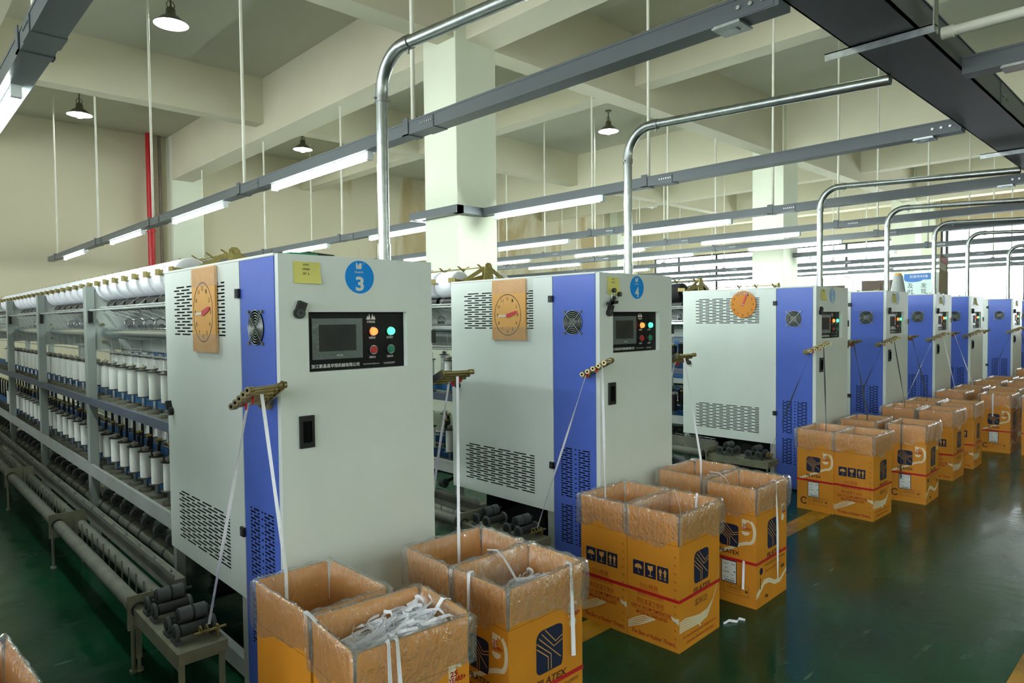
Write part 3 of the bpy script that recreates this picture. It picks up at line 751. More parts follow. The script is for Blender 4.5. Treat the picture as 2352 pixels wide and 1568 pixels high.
# trays on the camera side of the main tray
for x,nm in ((3.95,'third'),(6.6,'fourth'),(1.2,'second'),(-1.4,'first')):
    o=empty('cable_tray',(x,.9,ZT0),'grey cable tray branching off the main tray over the open aisle, %s of four'%nm,'cable tray','branch trays over the aisle')
    b=MB();tray_part(b,0,-6.5,0,.1,0,.085);b.build('tray_channel',M['tray'],o)
    for yr in (-2.5,-5.):
        rd=MB();rd.cyl((0,yr,.08),(0,yr,ZC-ZT0),.014,10);rd.build('hanger_rod',M['rod'],o)
    s=MB();s.box(-.05,.05,-.27,-.16,-.006,0);s.box(-.055,.055,-.275,-.155,-.013,-.006);s.build('switch_plate',M['zinc'],o)
    for q in range(3):
        pass
    for k,(a,c) in enumerate(((-2.9,-1.4),(-5.6,-4.1))):
        tube_light(x,a,c,ZT0,'lit fluorescent tube on the %s branch tray, %s from the main tray'%(nm,ORD[k]),'tubes over the open aisle')
b=MB();b.cyl((3.46,.86,2.86),(3.46,-3.,2.86),.022,14);b.cyl((3.46,.875,2.86),(3.46,.83,2.86),.027,14);tag(b.build('cream_pipe',M['rod']),'cream plastic pipe with an end cap beside the main cable tray','pipe')
# ------------------------------------------------------------------ conduits from the cabinets up to the main tray
def conduit(n_,dx):
    x,y=MP[n_];px=x+dx
    o=empty('conduit_pipe',(px,2.76,H),'galvanised conduit bending from the top of machine %s toward the main tray'%(WORDS[n_]),'pipe','conduit pipes above the cabinets')
    r_=.027
    b=MB();b.cyl((0,0,0),(0,0,.79),r_,20);b.cyl((0,0,0),(0,0,.09),r_+.004,20);b.build('riser',M['zinc'],o)
    R=.18;ZR=.79;pts=[(0,-R+R*math.cos(a),ZR+R*math.sin(a)) for a in [PI/2*k/12 for k in range(13)]]
    b=MB();b.tube([(0,0,.76)]+pts+[(0,-R-.05,ZR+R-.002)],r_+.003,20);b.build('elbow',M['zinc'],o)
    b=MB();b.cyl((0,-R-.03,ZR+R),(0,-1.60,ZR+R-.075),r_,20);b.build('run_pipe',M['zinc'],o)
    b=MB();b.cyl((0,0,.755),(0,0,.785),r_+.005,20)
    for s_ in(-1,1):b.cyl((s_*.02,0,.77),(s_*.044,0,.77),.006,8)
    b.build('collar',M['steel'],o);b=MB();b.cyl((0,-R-.06,ZR+R-.002),(0,-R-.02,ZR+R),r_+.005,20);b.cyl((0,-R-.04,ZR+R-.02),(0,-R-.04,ZR+R-.05),.006,8)
    b.build('collar',M['steel'],o)
for n_,dx in ((3,.69),(4,.92),(5,1.02),(6,1.05),(7,1.05),(8,.7),(9,1.2)):conduit(n_,(.62 if n_!=9 else .62))
# ------------------------------------------------------------------ pendant lamps
def pendant(x,y,z,label,lit=True):
    o=empty('pendant_lamp',(x,y,z),label,'lamp','cone shade lamps on the ceiling')
    b=MB();b.lathe([(.205,0),(.2,.004),(.11,.085),(.06,.12),(.055,.19),(.035,.21)],None,28,0,False);b.build('lamp_shade',M['shade_out'],o)
    b=MB();b.lathe([(.2,.001),(.108,.08),(.055,.115),(.0,.118)],None,28,0,False);b.build('shade_lining',M['shade_in'],o)
    b=MB();b.lathe([(.005,-.06),(.04,-.05),(.055,-.01),(.04,.04),(.03,.08)],None,18);b.build('bulb',M['bulb'] if lit else M['shade_in'],o)
    b=MB();b.cyl((0,0,.2),(0,0,ZC-z),.012,10);b.cyl((0,0,ZC-z-.02),(0,0,ZC-z),.06,16)
    for s_ in (-1,1):b.tube([(s_*.03,0,.2),(s_*.05,0,.24),(s_*.03,0,.28),(0,0,.29)],.006,6)
    b.build('lamp_stem',M['shade_out'],o)
pendant(2.86,9.1,5.33,'lit cone lamp over machine three, beyond the cross beam nearer the aisle')
pendant(2.86,14.1,5.33,'lit cone lamp close to the far wall beside the red riser pipe')
pendant(6.95,13.8,5.33,'lit cone lamp seen under the long beam beside the square column')
pendant(10.8,8.5,5.33,'lit cone lamp in the ceiling bay beyond the square column')
pendant(19.2,13.3,5.33,'unlit cone lamp far off above the end wall windows',False)
pendant(6.95,2.6,5.33,'lit cone lamp partly hidden by the main cable tray')
# ------------------------------------------------------------------ cartons
BW,BD,BH,FO=.2,.15,.677,.52          # half width, half depth, height, fold
def logo(F,b,u0,u1,v0,v1):
    w=u1-u0;h=v1-v0;rr=.24*w;pts=[]
    for cu,cv,a0 in((u1-rr*.35,v0+rr*1.3,-90),(u1-rr,v1-rr*.5,0),(u0+rr,v1-rr,90),(u0+rr*.7,v0+rr*.7,180)):
        q={-90:(rr*.35,rr*1.3),0:(rr,rr*.5),90:(rr,rr),180:(rr*.7,rr*.7)}[a0]
        for k in range(6):
            a=math.radians(a0+90*k/5);pts.append((cu+q[0]*math.cos(a),cv+q[1]*math.sin(a)))
    F.poly(b,pts,2)
    P=lambda s,t:(u0+w*s,v0+h*t)
    for line in (((.02,.62),(.44,.33),(.44,.03)),((.02,.74),(.55,.37),(.55,.03)),((.1,.84),(.92,.2)),((.2,.92),(.66,.52),(.99,.6)),((.33,.98),(.72,.62),(.99,.7))):
        F.line(b,[P(*q) for q in line],.0035,4)
def wave(F,b,pts,w0,w1,m=5,n=4):
    L=len(pts)
    for i in range(L-1):
        (a,c),(d,e)=pts[i],pts[i+1];t0=w0+(w1-w0)*i/(L-1);t1=w0+(w1-w0)*(i+1)/(L-1)
        F.poly(b,[(a,c-t0/2),(d,e-t1/2),(d,e+t1/2),(a,c+t0/2)],m,.0005)
def print_icons(F,b):      # umbrella, glass, arrows
    W_,H_=.3,BH
    for k,u0 in enumerate((.035,.106,.177)):
        u1=u0+.064;F.rect(b,u0,u1,.328,.402,2);c=(u0+u1)/2
        if k==0:
            F.poly(b,[(c-.022,.366)]+[(c+.022*math.cos(PI-PI*t/10),.366+.02*math.sin(PI*t/10)) for t in range(1,10)]+[(c+.022,.366),(c+.014,.361),(c+.007,.366),(c,.361),(c-.007,.366),(c-.014,.361)],6,.0012)
            F.line(b,[(c,.366),(c,.342),(c+.006,.339),(c+.008,.345)],.0025,6,.0012)
        elif k==1:
            F.poly(b,[(c-.016,.392),(c-.004,.388),(c+.003,.392),(c+.016,.392),(c+.014,.372),(c+.004,.364),(c-.004,.364),(c-.014,.372)],6,.0012)
            F.line(b,[(c,.365),(c,.342)],.004,6,.0012);F.line(b,[(c-.012,.34),(c+.012,.34)],.004,6,.0012)
        else:
            for q in (-.013,.013):
                F.poly(b,[(c+q-.0115,.372),(c+q+.0115,.372),(c+q,.393)],6,.0012);F.rect(b,c+q-.005,c+q+.005,.352,.372,6,.0012)
                for z in (.338,.344):F.rect(b,c+q-.007,c+q+.007,z,z+.003,6,.0012)
    F.text(b,'小心轻放',.128,.284,.108,.026,3);F.line(b,[(.075,.266),(.185,.266)],.0016,3)
    F.text(b,'HANDLE WITH CARE',.135,.243,.155,.017,3,offset=.01);F.line(b,[(.06,.23),(.21,.23)],.0016,3)
    F.text(b,'请在室温下保存',.135,.203,.16,.024,3);F.line(b,[(.055,.187),(.215,.187)],.0016,3)
    F.text(b,'KEEP AT ROOM TEMPERATURE',.142,.168,.235,.018,3,offset=.01);F.line(b,[(.025,.155),(.26,.155)],.0016,3)
    F.text(b,'MADE IN THAILAND',.145,.141,.18,.018,3,offset=.01)
    for k in range(5):F.line(b,[(.003,.045+.0075*k),(.04+.002*k,.062+.0105*k),(.085+.003*k,.082+.0115*k),(.125+.006*k,.104+.006*k),(.165,.128)],.0052,5,.0005)
    wave(F,b,[(.255,.168),(.275,.155),(.299,.155)],.012,.03)
    F.text(b,'The Best of Rubber Thread',.15,.036,.25,.022,3,slant=.25,offset=.012)
    for k in range(12):F.line(b,[(.272,.03+.04*k),(.284,.022+.04*k)],.003,8)
def print_logo(F,b):       # wide face of the icon carton
    logo(F,b,.14,.285,.30,.46)
    F.text(b,'FILATEX',.22,.268,.17,.026,7,offset=.03,slant=.25);F.text(b,'富利达',.21,.205,.125,.036,7)
    pts=[(.002,.148),(.06,.152),(.13,.14),(.2,.13),(.27,.135),(.33,.17),(.37,.23),(.398,.33)]
    for k in range(5):wave(F,b,[(a,c-.013*k*(1-abs(a-.05)*1.8) if a<.3 else c) for a,c in pts],.009,.012)
    F.poly(b,[(.17,.10),(.21,.06),(.195,.105),(.24,.095),(.2,.125)],5)
    F.text(b,'On Time Delivery, High Quality Control,',.2,.062,.33,.018,3,slant=.25);F.text(b,'Customer Satisfaction Assurance',.2,.034,.27,.016,3,slant=.25)
def print_years(F,b):      # narrow face of the label carton
    logo(F,b,.078,.195,.325,.452)
    F.poly(b,[(.215,.44),(.24,.44),(.243,.485),(.262,.478),(.26,.49),(.215,.495)],5)
    F.poly(b,[(.212,.425)]+[(.236+.024*math.cos(PI+PI*k/8),.425+.022*math.sin(PI+PI*k/8)) for k in range(9)],5)
    F.text(b,'25',.232,.462,.026,.017,3,.0013,.03);F.text(b,'YEARS+',.242,.443,.058,.016,3,.0013,.03)
    arc=[(.262+.028*math.cos(a),.425+.06*math.sin(a)) for a in [PI*.45-PI*k/9 for k in range(9)]]
    arc+=[(.24,.36),(.2,.345),(.15,.315),(.08,.285),(.02,.255)]
    for p,q in zip(arc,arc[1:]):
        F.line(b,[p,q],.018,5,.0005)
    F.text(b,'FILATEX',.14,.293,.12,.022,7,.0013,.03)
    F.rect(b,.09,.185,.112,.243,8);F.rect(b,.0945,.1805,.117,.238,9,.0011)
    for i,(t,uu,vv,ww,hh) in enumerate((('1-100765',.118,.22,.035,.006),('100',.163,.221,.022,.009),('40',.12,.195,.012,.007),('FTTM66401',.12,.172,.04,.006),('A.A.A',.16,.16,.024,.007),('20.00',.16,.14,.024,.006),('Net 20.00',.118,.142,.035,.006))):F.text(b,t,uu,vv,ww,hh,8,.0016)
    for k in range(14):F.rect(b,.11+.0046*k,.1115+.0046*k+.001*(k%3),.12,.131,8,.0016)
    F.disc(b,.172,.18,.004,8,.0016)
    F.ring(b,.06,.075,.026,.011,7,.7,5.6);F.text(b,'Recycle',.066,.075,.03,.006,7)
    for (a,c,d,e) in((.105,.115,.255,.115),(.105,.055,.255,.055)):F.line(b,[(a,c),(d,e)],.0016,7)
    F.line(b,[(.105,.055),(.105,.115)],.0016,7);F.line(b,[(.255,.055),(.255,.115)],.0016,7)
    F.text(b,'OEKO-TEX®',.175,.103,.075,.01,7);F.text(b,'STANDARD 100',.17,.088,.09,.01,7,offset=.01);F.text(b,'Confidence in Textiles',.17,.073,.08,.006,7);F.disc(b,.242,.084,.008,7)
def print_wide(F,b):       # wide face of the label carton
    logo(F,b,.14,.285,.305,.47)
    F.text(b,'FILATEX',.22,.272,.17,.026,7,offset=.03,slant=.25)
    F.poly(b,[(.32,.47),(.345,.47),(.348,.52),(.37,.512),(.368,.525),(.32,.53)],5);F.disc(b,.343,.448,.02,5)
    F.text(b,'25',.34,.50,.03,.018,3,.0013,.03);F.text(b,'YEARS+',.352,.48,.066,.017,3,.0013,.03)
    F.disc(b,.06,.2,.02,2);F.text(b,'FILATEX GROUP COMPANY LIMITED',.24,.222,.27,.013,7);F.text(b,'http://www.filatex.com',.22,.185,.21,.014,3)
    wave(F,b,[(.0,.07),(.03,.085),(.1,.13),(.16,.125),(.24,.09),(.31,.085),(.38,.12),(.398,.13)],.035,.02)
    F.rect(b,.045,.055,.1,.165,7);F.disc(b,.33,.16,.011,7);F.disc(b,.355,.16,.011,7);F.disc(b,.12,.045,.01,7);F.disc(b,.14,.04,.01,7)
def make_carton(kind,seed):
    rnd=random.Random(seed)
    o=empty('cardboard_box',(0,0,0))
    b=MB();t=.005
    # body walls with real thickness
    b.box(-BW,BW,-BD,-BD+t,0,FO,0);b.box(-BW,BW,BD-t,BD,0,FO,0);b.box(-BW,-BW+t,-BD+t,BD-t,0,FO,0);b.box(BW-t,BW,-BD+t,BD-t,0,FO,0);b.box(-BW+t,BW-t,-BD+t,BD-t,0,.006,1)
    for z in (FO,):   # scored fold
        pass
    FX=Face((-BW,BD,0),(0,-1,0),(0,0,1),(-1,0,0));FY=Face((-BW,-BD,0),(1,0,0),(0,0,1),(0,-1,0))
    FX2=Face((BW,-BD,0),(0,1,0),(0,0,1),(1,0,0));FY2=Face((BW,BD,0),(-1,0,0),(0,0,1),(0,1,0))
    (print_icons if kind=='icons' else print_years)(FX,b);(print_logo if kind=='icons' else print_wide)(FY,b)
    b.build('carton_body',[M['carton'],M['carton_in'],M['navy'],M['redprint'],M['orangeprint'],M['whiteprint'],M['orangeprint'],M['darkprint'],M['ink'],M['paper']],o)
    # four raised flaps, each a plate
    for ax,s_ in (('x',-1),('x',1),('y',-1),('y',1)):
        b=MB();lean=rnd.uniform(.003,.012);g=.006;rr=.012;h0,h1=FO+.002,BH+rnd.uniform(-.004,.004)
        half=(BD if ax=='x' else BW)-g;base=(BW if ax=='x' else BD)
        prof=[(-half,h0),(half,h0),(half,h1-rr),(half-rr*.3,h1-rr*.3),(half-rr,h1),(-half+rr,h1),(-half+rr*.3,h1-rr*.3),(-half,h1-rr)]
        def pt(a,z,d):
            q=s_*(base-d+lean*(z-h0)/(h1-h0));return (q,a,z) if ax=='x' else (a,q,z)
        out=[pt(a,z,0) for a,z in prof];inn=[pt(a,z,t) for a,z in prof];k=len(prof)
        fl=(s_>0)==(ax=='x')
        b.add(out,[tuple(range(k)) if fl else tuple(range(k-1,-1,-1))],0);b.add(inn,[tuple(range(k-1,-1,-1)) if fl else tuple(range(k))],1)
        b.add(out+inn,[(i,k+i,k+(i+1)%k,(i+1)%k) if not fl else (i,(i+1)%k,k+(i+1)%k,k+i) for i in range(k)],2)
        b.build('carton_flap',[M['carton'],M['carton_in'],M['carton_edge']],o)
    # plastic liner folded over the rim
    b=MB();N=64;per=[]
    for i in range(N):
        s_=i/N*4;e=int(s_);q=s_-e
        c=[(-1,-1),(1,-1),(1,1),(-1,1),(-1,-1)];per.append((c[e][0]+(c[e+1][0]-c[e][0])*q,c[e][1]+(c[e+1][1]-c[e][1])*q))
    levels=[(-.016,.30),(-.012,.45),(-.010,.58),(-.008,BH-.01),(.004,BH+.008),(.0155,BH-.006),(.018,.62),(.0165,.57),(.016,None)]
    vs=[];fs=[];ph=rnd.random()*6
    for li,(off,z) in enumerate(levels):
        for i,(a,c) in enumerate(per):
            wob=.0035*math.sin(i*1.9+li*2.1+ph)+.002*rnd.uniform(-1,1)
            ox_=off+(abs(wob) if off>0 else -abs(wob))
            zz=z if z is not None else .525+.022*math.sin(i*.31+ph)+.012*math.sin(i*.83+2*ph)+rnd.uniform(-.004,.004)
            if z is not None and li in(4,):zz+=.004*math.sin(i*1.3+ph)
            vs.append((a*(BW+ox_),c*(BD+ox_),zz))
    for li in range(len(levels)-1):
        for i in range(N):fs.append((li*N+i,li*N+(i+1)%N,(li+1)*N+(i+1)%N,(li+1)*N+i))
    b.add(vs,fs,0,True);b.build('plastic_liner',M['film'],o)
    # red strap
    b=MB();z=.252;e=.0022;w=.008
    b.box(-BW-e,BW+e,-BD-e,-BD-.0015,z-w,z+w);b.box(-BW-e,BW+e,BD+.0015,BD+e,z-w,z+w);b.box(-BW-e,-BW-.0015,-BD,BD,z-w,z+w);b.box(BW+.0015,BW+e,-BD,BD,z-w,z+w)
    b.build('red_strap',M['strap'],o)
    return o
KIN={};
for kd in ('icons','years'):
    for sd in (1,2):KIN[(kd,sd)]=make_carton(kd,sd*7+(3 if kd=='icons' else 0))
BOXES=[ # x, y, rotation, kind, seed, label
 (1.163,2.243,PI/2+.02,'years',1,'orange carton before the blue panel of machine three, one elastic tape dropping in'),
 (1.195,1.835,-.08,'years',2,'orange carton full of white elastic loops, two elastic ends draped over its rim'),
 (1.812,2.192,-.03,'icons',1,'orange carton in the gap between machines three and four, one elastic dropping in'),
 (1.812,1.878,0.,'years',1,'orange carton with navy square logo and doubled white elastic hanging down its front'),
 (2.985,2.245,.02,'icons',1,'orange carton showing umbrella and glass icons against machine four, with small paper tag'),
 (2.995,1.945,.03,'icons',2,'free-standing orange carton showing umbrella icons and navy logo in front of machine four'),
 (3.775,2.275,-.02,'years',2,'orange carton tucked beside machine four cabinet, behind the carton with hanging elastic'),
 (3.725,1.918,.03,'years',1,'orange carton with white shipping label and long elastic hanging to near the floor'),
 (5.89,2.325,-.02,'years',2,'orange carton with white label and navy logo against machine number five'),
 (5.9,2.025,-.02,'icons',1,'orange carton with umbrella icons standing before the number five machine'),
 (6.70,2.28,0,'icons',2,'orange carton between machines five and six, in the row touching the cabinets'),
 (6.715,1.885,.02,'years',1,'orange carton with label and swoosh between machines five and six, in the aisle row'),
 (7.84,2.29,0,'years',2,'orange carton standing against machine six, nearer the cabinet row'),
 (7.845,1.95,0,'icons',1,'orange carton before machine six, aisle row, showing a navy logo on its front'),
 (8.585,2.29,0,'years',1,'orange carton between machines six and seven, in the row touching the cabinets'),
 (8.58,1.945,.03,'icons',2,'orange carton between machines six and seven, in the aisle row'),
 (9.79,2.3,0,'icons',1,'orange carton against machine seven, in the row touching the cabinets'),
 (9.80,1.84,0,'years',2,'orange carton before machine seven with label and thin elastic hanging'),
 (10.55,2.28,0,'years',1,'orange carton between machine seven and the next, in the cabinet row'),
 (10.55,1.9,0,'icons',2,'orange carton between machine seven and the next, in the aisle row'),
 (11.6,2.28,0,'icons',1,'orange carton by the first machine beyond seven, in the cabinet row'),
 (11.6,1.9,0,'years',2,'orange carton by the first machine beyond seven, in the aisle row'),
 (12.35,2.28,0,'years',1,'orange carton on the far flank of the first machine beyond seven, cabinet row'),
 (12.35,1.9,0,'icons',2,'orange carton on the far flank of the first machine beyond seven, aisle row'),
 (14.45,2.28,0,'icons',1,'orange carton by the second machine beyond seven, row touching the cabinets'),
 (14.45,1.9,0,'years',1,'orange carton by the second machine beyond seven, in the aisle row'),
 (16.9,2.25,0,'years',2,'orange carton standing before the last visible machine of the row'),
 (9.80,1.435,0,'years',1,'orange carton standing out in the open aisle, before the label carton of machine seven'),
 (.135,2.33,PI/2+.06,'icons',2,'orange carton with film liner standing alone in the aisle before machine three'),
]
firstuse=set()
for (x,y,rz,kd,sd,lab) in BOXES:
    p=KIN[(kd,sd)];o=p if (kd,sd) not in firstuse else copy_tree(p);firstuse.add((kd,sd))
    o.location=(x,y,0);o.rotation_euler=(0,0,rz);tag(o,lab,'box','orange cartons along the machines')
# ------------------------------------------------------------------ elastic in the cartons
def heap(cx,cy,z,hx,hy,rz,label,n=150,seed=3):
    rnd=random.Random(seed);b=MB();R=Matrix.Translation((cx,cy,0))@Matrix.Rotation(rz,4,'Z')
    for i in range(n):
        px,py=rnd.uniform(-hx,hx)*.86,rnd.uniform(-hy,hy)*.84;pz=z-.02+.05*(px/hx)+rnd.uniform(-.05,.012)
        a=rnd.uniform(0,2*PI);ra=rnd.uniform(.02,.05);k=rnd.randint(7,11);pts=[];tl=rnd.uniform(-.5,.5);span=rnd.uniform(2.5,5.5)
        for j in range(k):
            t=a+span*j/(k-1);qx=max(-hx*.93,min(hx*.93,px+ra*math.cos(t)*1.5));qy=max(-hy*.9,min(hy*.9,py+ra*math.sin(t)));pts.append(R@Vector((qx,qy,pz+ra*.35*math.sin(t*1.3+tl)+.002*j)))
        sd=Vector((rnd.uniform(-.4,.4),rnd.uniform(-.4,.4),1))
        if rnd.random()<.4:sd=Vector((rnd.uniform(-1,1),rnd.uniform(-1,1),.5))
        b.ribbon(pts,.011,sd,0,.001)
    b.box(-hx*.94,hx*.94,-hy*.93,hy*.93,.02,z-.045,0,R)
    return tag(b.build('elastic_ribbon_heap',M['elastic']),label,'elastic ribbon',kind='stuff')
heap(1.195,1.835,.635,BW-.02,BD-.02,-.08,'loose loops of white elastic ribbon heaped in the carton before machine three')
heap(1.812,1.878,.565,BW-.02,BD-.02,0.,'loose loops of white elastic ribbon lying deep in the logo carton',120,5)
def tape(pts,side,label,w=.012,dark=False,group='elastic tapes from the guides'):
    P=[Vector(p) for p in pts];q=[]
    for i in range(len(P)-1):          # refine
        n=max(2,int((P[i+1]-P[i]).length/.06))
        q+= [P[i].lerp(P[i+1],k/n) for k in range(n)]
    q.append(P[-1]);sd=[]
    for i,_ in enumerate(q):
        a=.5*math.sin(i*.55);sd.append(Matrix.Rotation(a,3,'Z')@Vector(side))
    b=MB();b.ribbon(q,w,sd,0,.001)
    return tag(b.build('elastic_tape',M['elastic_dark' if dark else 'elastic']),label,'elastic tape',group)
def gp(n_,sgn,t,dist,dz=.012):
    x,y=MP[n_];ox=x+(0 if sgn<0 else W);ga,gc,gx,gl=GA[sgn];a=Vector((ox+sgn*ga[0],y+ga[1],ga[2]));c=Vector((ox+sgn*gc[0],y+gc[1],gc[2]))
    return a.lerp(c,t)+Vector((*gx,0)).normalized()*dist+Vector((0,0,dz))
for n_,z0,dk in ((3,.36,False),(4,.36,False),(5,.36,True),(6,.36,True),(7,.36,False),(9,.36,True)):
    x,y=MP[n_]
    tape([(x-.17,y+.32,z0),gp(n_,-1,.25,.11,-.012),gp(n_,-1,.6,.10,.012)],(1,0,0),('grey' if dk else 'white')+' elastic tape slanting up from floor rollers to the guide of machine %s'%WORDS[n_] if n_<8 else 'grey elastic slanting up to the guide of the second machine beyond seven',.013,dk)
for n_,tgt,dk in ((3,(1.075,2.33,.5),False),(4,(2.865,2.29,.5),False),(5,(5.94,2.34,.5),True),(6,(7.88,2.3,.5),True),(7,(9.85,2.31,.5),False),(9,(14.5,2.28,.5),True)):
    g=gp(n_,-1,.75,.09,.013);h_=Vector(tgt);h_.z=.72
    tape([gp(n_,-1,.6,.10,.012),g,g+Vector((-.004,-.012,-.02)),h_,tgt],(1,-.4,0),('grey' if dk else 'white')+' elastic tape dropping from the guide of machine %s into a carton'%WORDS[n_] if n_<8 else 'grey elastic dropping from the guide of the second machine beyond seven',.013,dk)
for n_,tgt,dk in ((3,(1.79,2.22,.5),False),(4,(3.82,2.28,.5),False),(5,(6.74,2.28,.5),True),(6,(8.62,2.29,.5),True),(7,(10.58,2.28,.5),False)):
    x,y=MP[n_];g=gp(n_,1,.75,.09,.013);h_=Vector(tgt);h_.z=.72
    tape([(x+W+.17,y+.32,.36),gp(n_,1,.25,.11,-.012),gp(n_,1,.6,.10,.012),g,g+Vector((.004,-.012,-.02)),h_,tgt],(1,-.4,0),('grey' if dk else 'white')+' elastic tape over the guide on the far flank of machine %s'%WORDS[n_],.013,dk)
# elastic ends hanging over carton rims
def rim(label,pts,side,w=.012,dark=False):return tape(pts,side,label,w,dark,'elastic ends over carton rims')
rim('pair-end of white elastic draped over the full carton rim, inner of two',[(1.10,1.75,.60),(1.085,1.69,.685),(1.08,1.672,.68),(1.08,1.665,.52),(1.085,1.665,.40)],(1,0,0),.014)
rim('pair-end of white elastic draped over the full carton rim, outer of two',[(1.13,1.75,.60),(1.115,1.69,.685),(1.11,1.672,.68),(1.115,1.662,.50),(1.12,1.662,.37)],(1,0,0),.014)
rim('white elastic strip arching over the end rim of the full carton',[(1.33,1.83,.60),(1.385,1.81,.685),(1.405,1.80,.683),(1.412,1.8,.52)],(0,1,0),.014)
rim('white elastic bridging the two cartons before machine three',[(1.03,1.88,.52),(1.01,1.93,.66),(.995,1.985,.692),(1.0,2.035,.69),(1.04,2.09,.60)],(1,0,0),.014)
rim('doubled white elastic hanging down the front of the logo carton',[(1.93,1.80,.56),(1.93,1.735,.69),(1.93,1.712,.685),(1.932,1.706,.45),(1.935,1.706,.33)],(1,0,0),.017)
rim('white elastic crossing the back rim of the logo carton',[(1.86,1.90,.54),(1.84,1.99,.66),(1.825,2.02,.692),(1.8,2.05,.692)],(1,0,0),.014)
rim('white elastic hanging down the narrow flap of the logo carton',[(1.64,1.92,.56),(1.61,1.92,.69),(1.594,1.92,.685),(1.586,1.92,.50),(1.584,1.92,.36)],(0,1,0),.014)
rim('white elastic hanging inside the free-standing icon carton, first of two',[(3.175,2.01,.45),(3.17,2.02,.60),(3.18,2.06,.685)],(1,0,0),.012)
rim('white elastic hanging inside the free-standing icon carton, second of two',[(3.18,1.92,.5),(3.185,1.93,.62),(3.195,1.93,.686)],(0,1,0),.012)
rim('long white elastic hanging from rim almost to floor on label carton',[(3.74,1.84,.55),(3.745,1.775,.69),(3.745,1.752,.685),(3.75,1.745,.4),(3.755,1.745,.12)],(1,0,0),.013)
rim('short white elastic hanging over the shipping label of the carton',[(3.516,1.83,.262),(3.512,1.83,.18),(3.512,1.832,.10)],(0,1,0),.013)
rim('white elastic bridging the rims of the two cartons beside machine four',[(3.74,1.96,.5),(3.70,2.04,.66),(3.685,2.08,.692),(3.67,2.13,.692)],(1,0,0),.013)
rim('grey elastic strip over the carton before machine six showing icons',[(5.99,1.95,.5),(5.99,1.89,.686),(5.99,1.868,.66)],(1,0,0),.013,True)
rim('grey elastic strip hanging down the swoosh carton between five and six',[(6.56,1.92,.6),(6.52,1.92,.69),(6.503,1.92,.685),(6.498,1.92,.4),(6.498,1.92,.2)],(0,1,0),.012,True)
rim('thin white elastic hanging down the label carton of machine seven',[(9.62,1.86,.6),(9.605,1.86,.69),(9.585,1.86,.685),(9.58,1.86,.42)],(0,1,0),.016)
b=MB();b.ribbon([(3.24,1.80,.004),(3.28,1.79,.012),(3.31,1.76,.006),(3.35,1.77,.006),(3.36,1.74,.004)],.014,(0,0,1),0,.001);tag(b.build('elastic_scrap',M['elastic']),'scrap of white elastic lying on the green floor','scrap')
# ------------------------------------------------------------------ floor conveyors and feed stands beside the machines
def stand(n_):
    x,y=MP[n_];o=empty('tape_feed_stand',(x-.2,y+.56,0))
    b=MB();X0_,X1_,Y0_,Y1_=-.115,.085,-.30,.34
    b.box(X0_,X1_,Y0_,Y1_,.295,.30);b.box(X0_,X0_+.005,Y0_,Y1_,.235,.295);b.box(X0_,X1_,Y0_,Y0_+.005,.25,.295);b.build('stand_plate',M['dust_plate'],o)
    for lx,ly in((X0_+.02,Y0_+.02),(X1_-.02,Y0_+.02),(X0_+.02,Y1_-.02),(X1_-.02,Y1_-.02)):
        b=MB();b.box(lx-.012,lx+.012,ly-.004,ly+.004,.06,.295);b.cyl((lx,ly,.0),(lx,ly,.08),.008,8);b.cyl((lx,ly,0),(lx,ly,.012),.018,10);b.build('leg',M['dust_plate'],o)
    for yc in (-.14,.15):
        for dy in (-.05,.05):
            b=MB();b.cyl((-.07,yc+dy,.345),(.055,yc+dy,.345),.024,18);b.build('feed_roller',M['inner'],o)
            for hx in (-.085,.062):
                b=MB();b.torus((hx,yc+dy,.345),.028,.009,Matrix.Rotation(PI/2,3,'Y'),20,6);b.cyl((hx-.012,yc+dy,.345),(hx+.012,yc+dy,.345),.02,12,1);b.box(hx-.012,hx+.012,yc+dy-.034,yc+dy+.034,.3,.315);b.build('bearing_block',[M['rubber'],M['inner']],o)
        b=MB();b.cyl((-.06,yc,.392),(-.008,yc,.392),.031,20);b.cyl((.002,yc,.392),(.05,yc,.392),.031,20);b.cyl((-.066,yc,.392),(.06,yc,.392),.022,14,1);b.cyl((-.09,yc,.392),(.09,yc,.392),.007,8,1);b.build('pressure_roller',[M['rubber'],M['inner']],o)
    b=MB();b.cyl((-.03,-.24,.335),(.10,-.24,.335),.006,8);b.box(.06,.068,-.25,-.23,.30,.35)
    for q in(-.005,.02):b.torus((q,-.24,.345),.016,.004,Matrix.Rotation(PI/2,3,'Y'),12,5)
    b.build('thread_eye',M['brass_plate'],o);return o
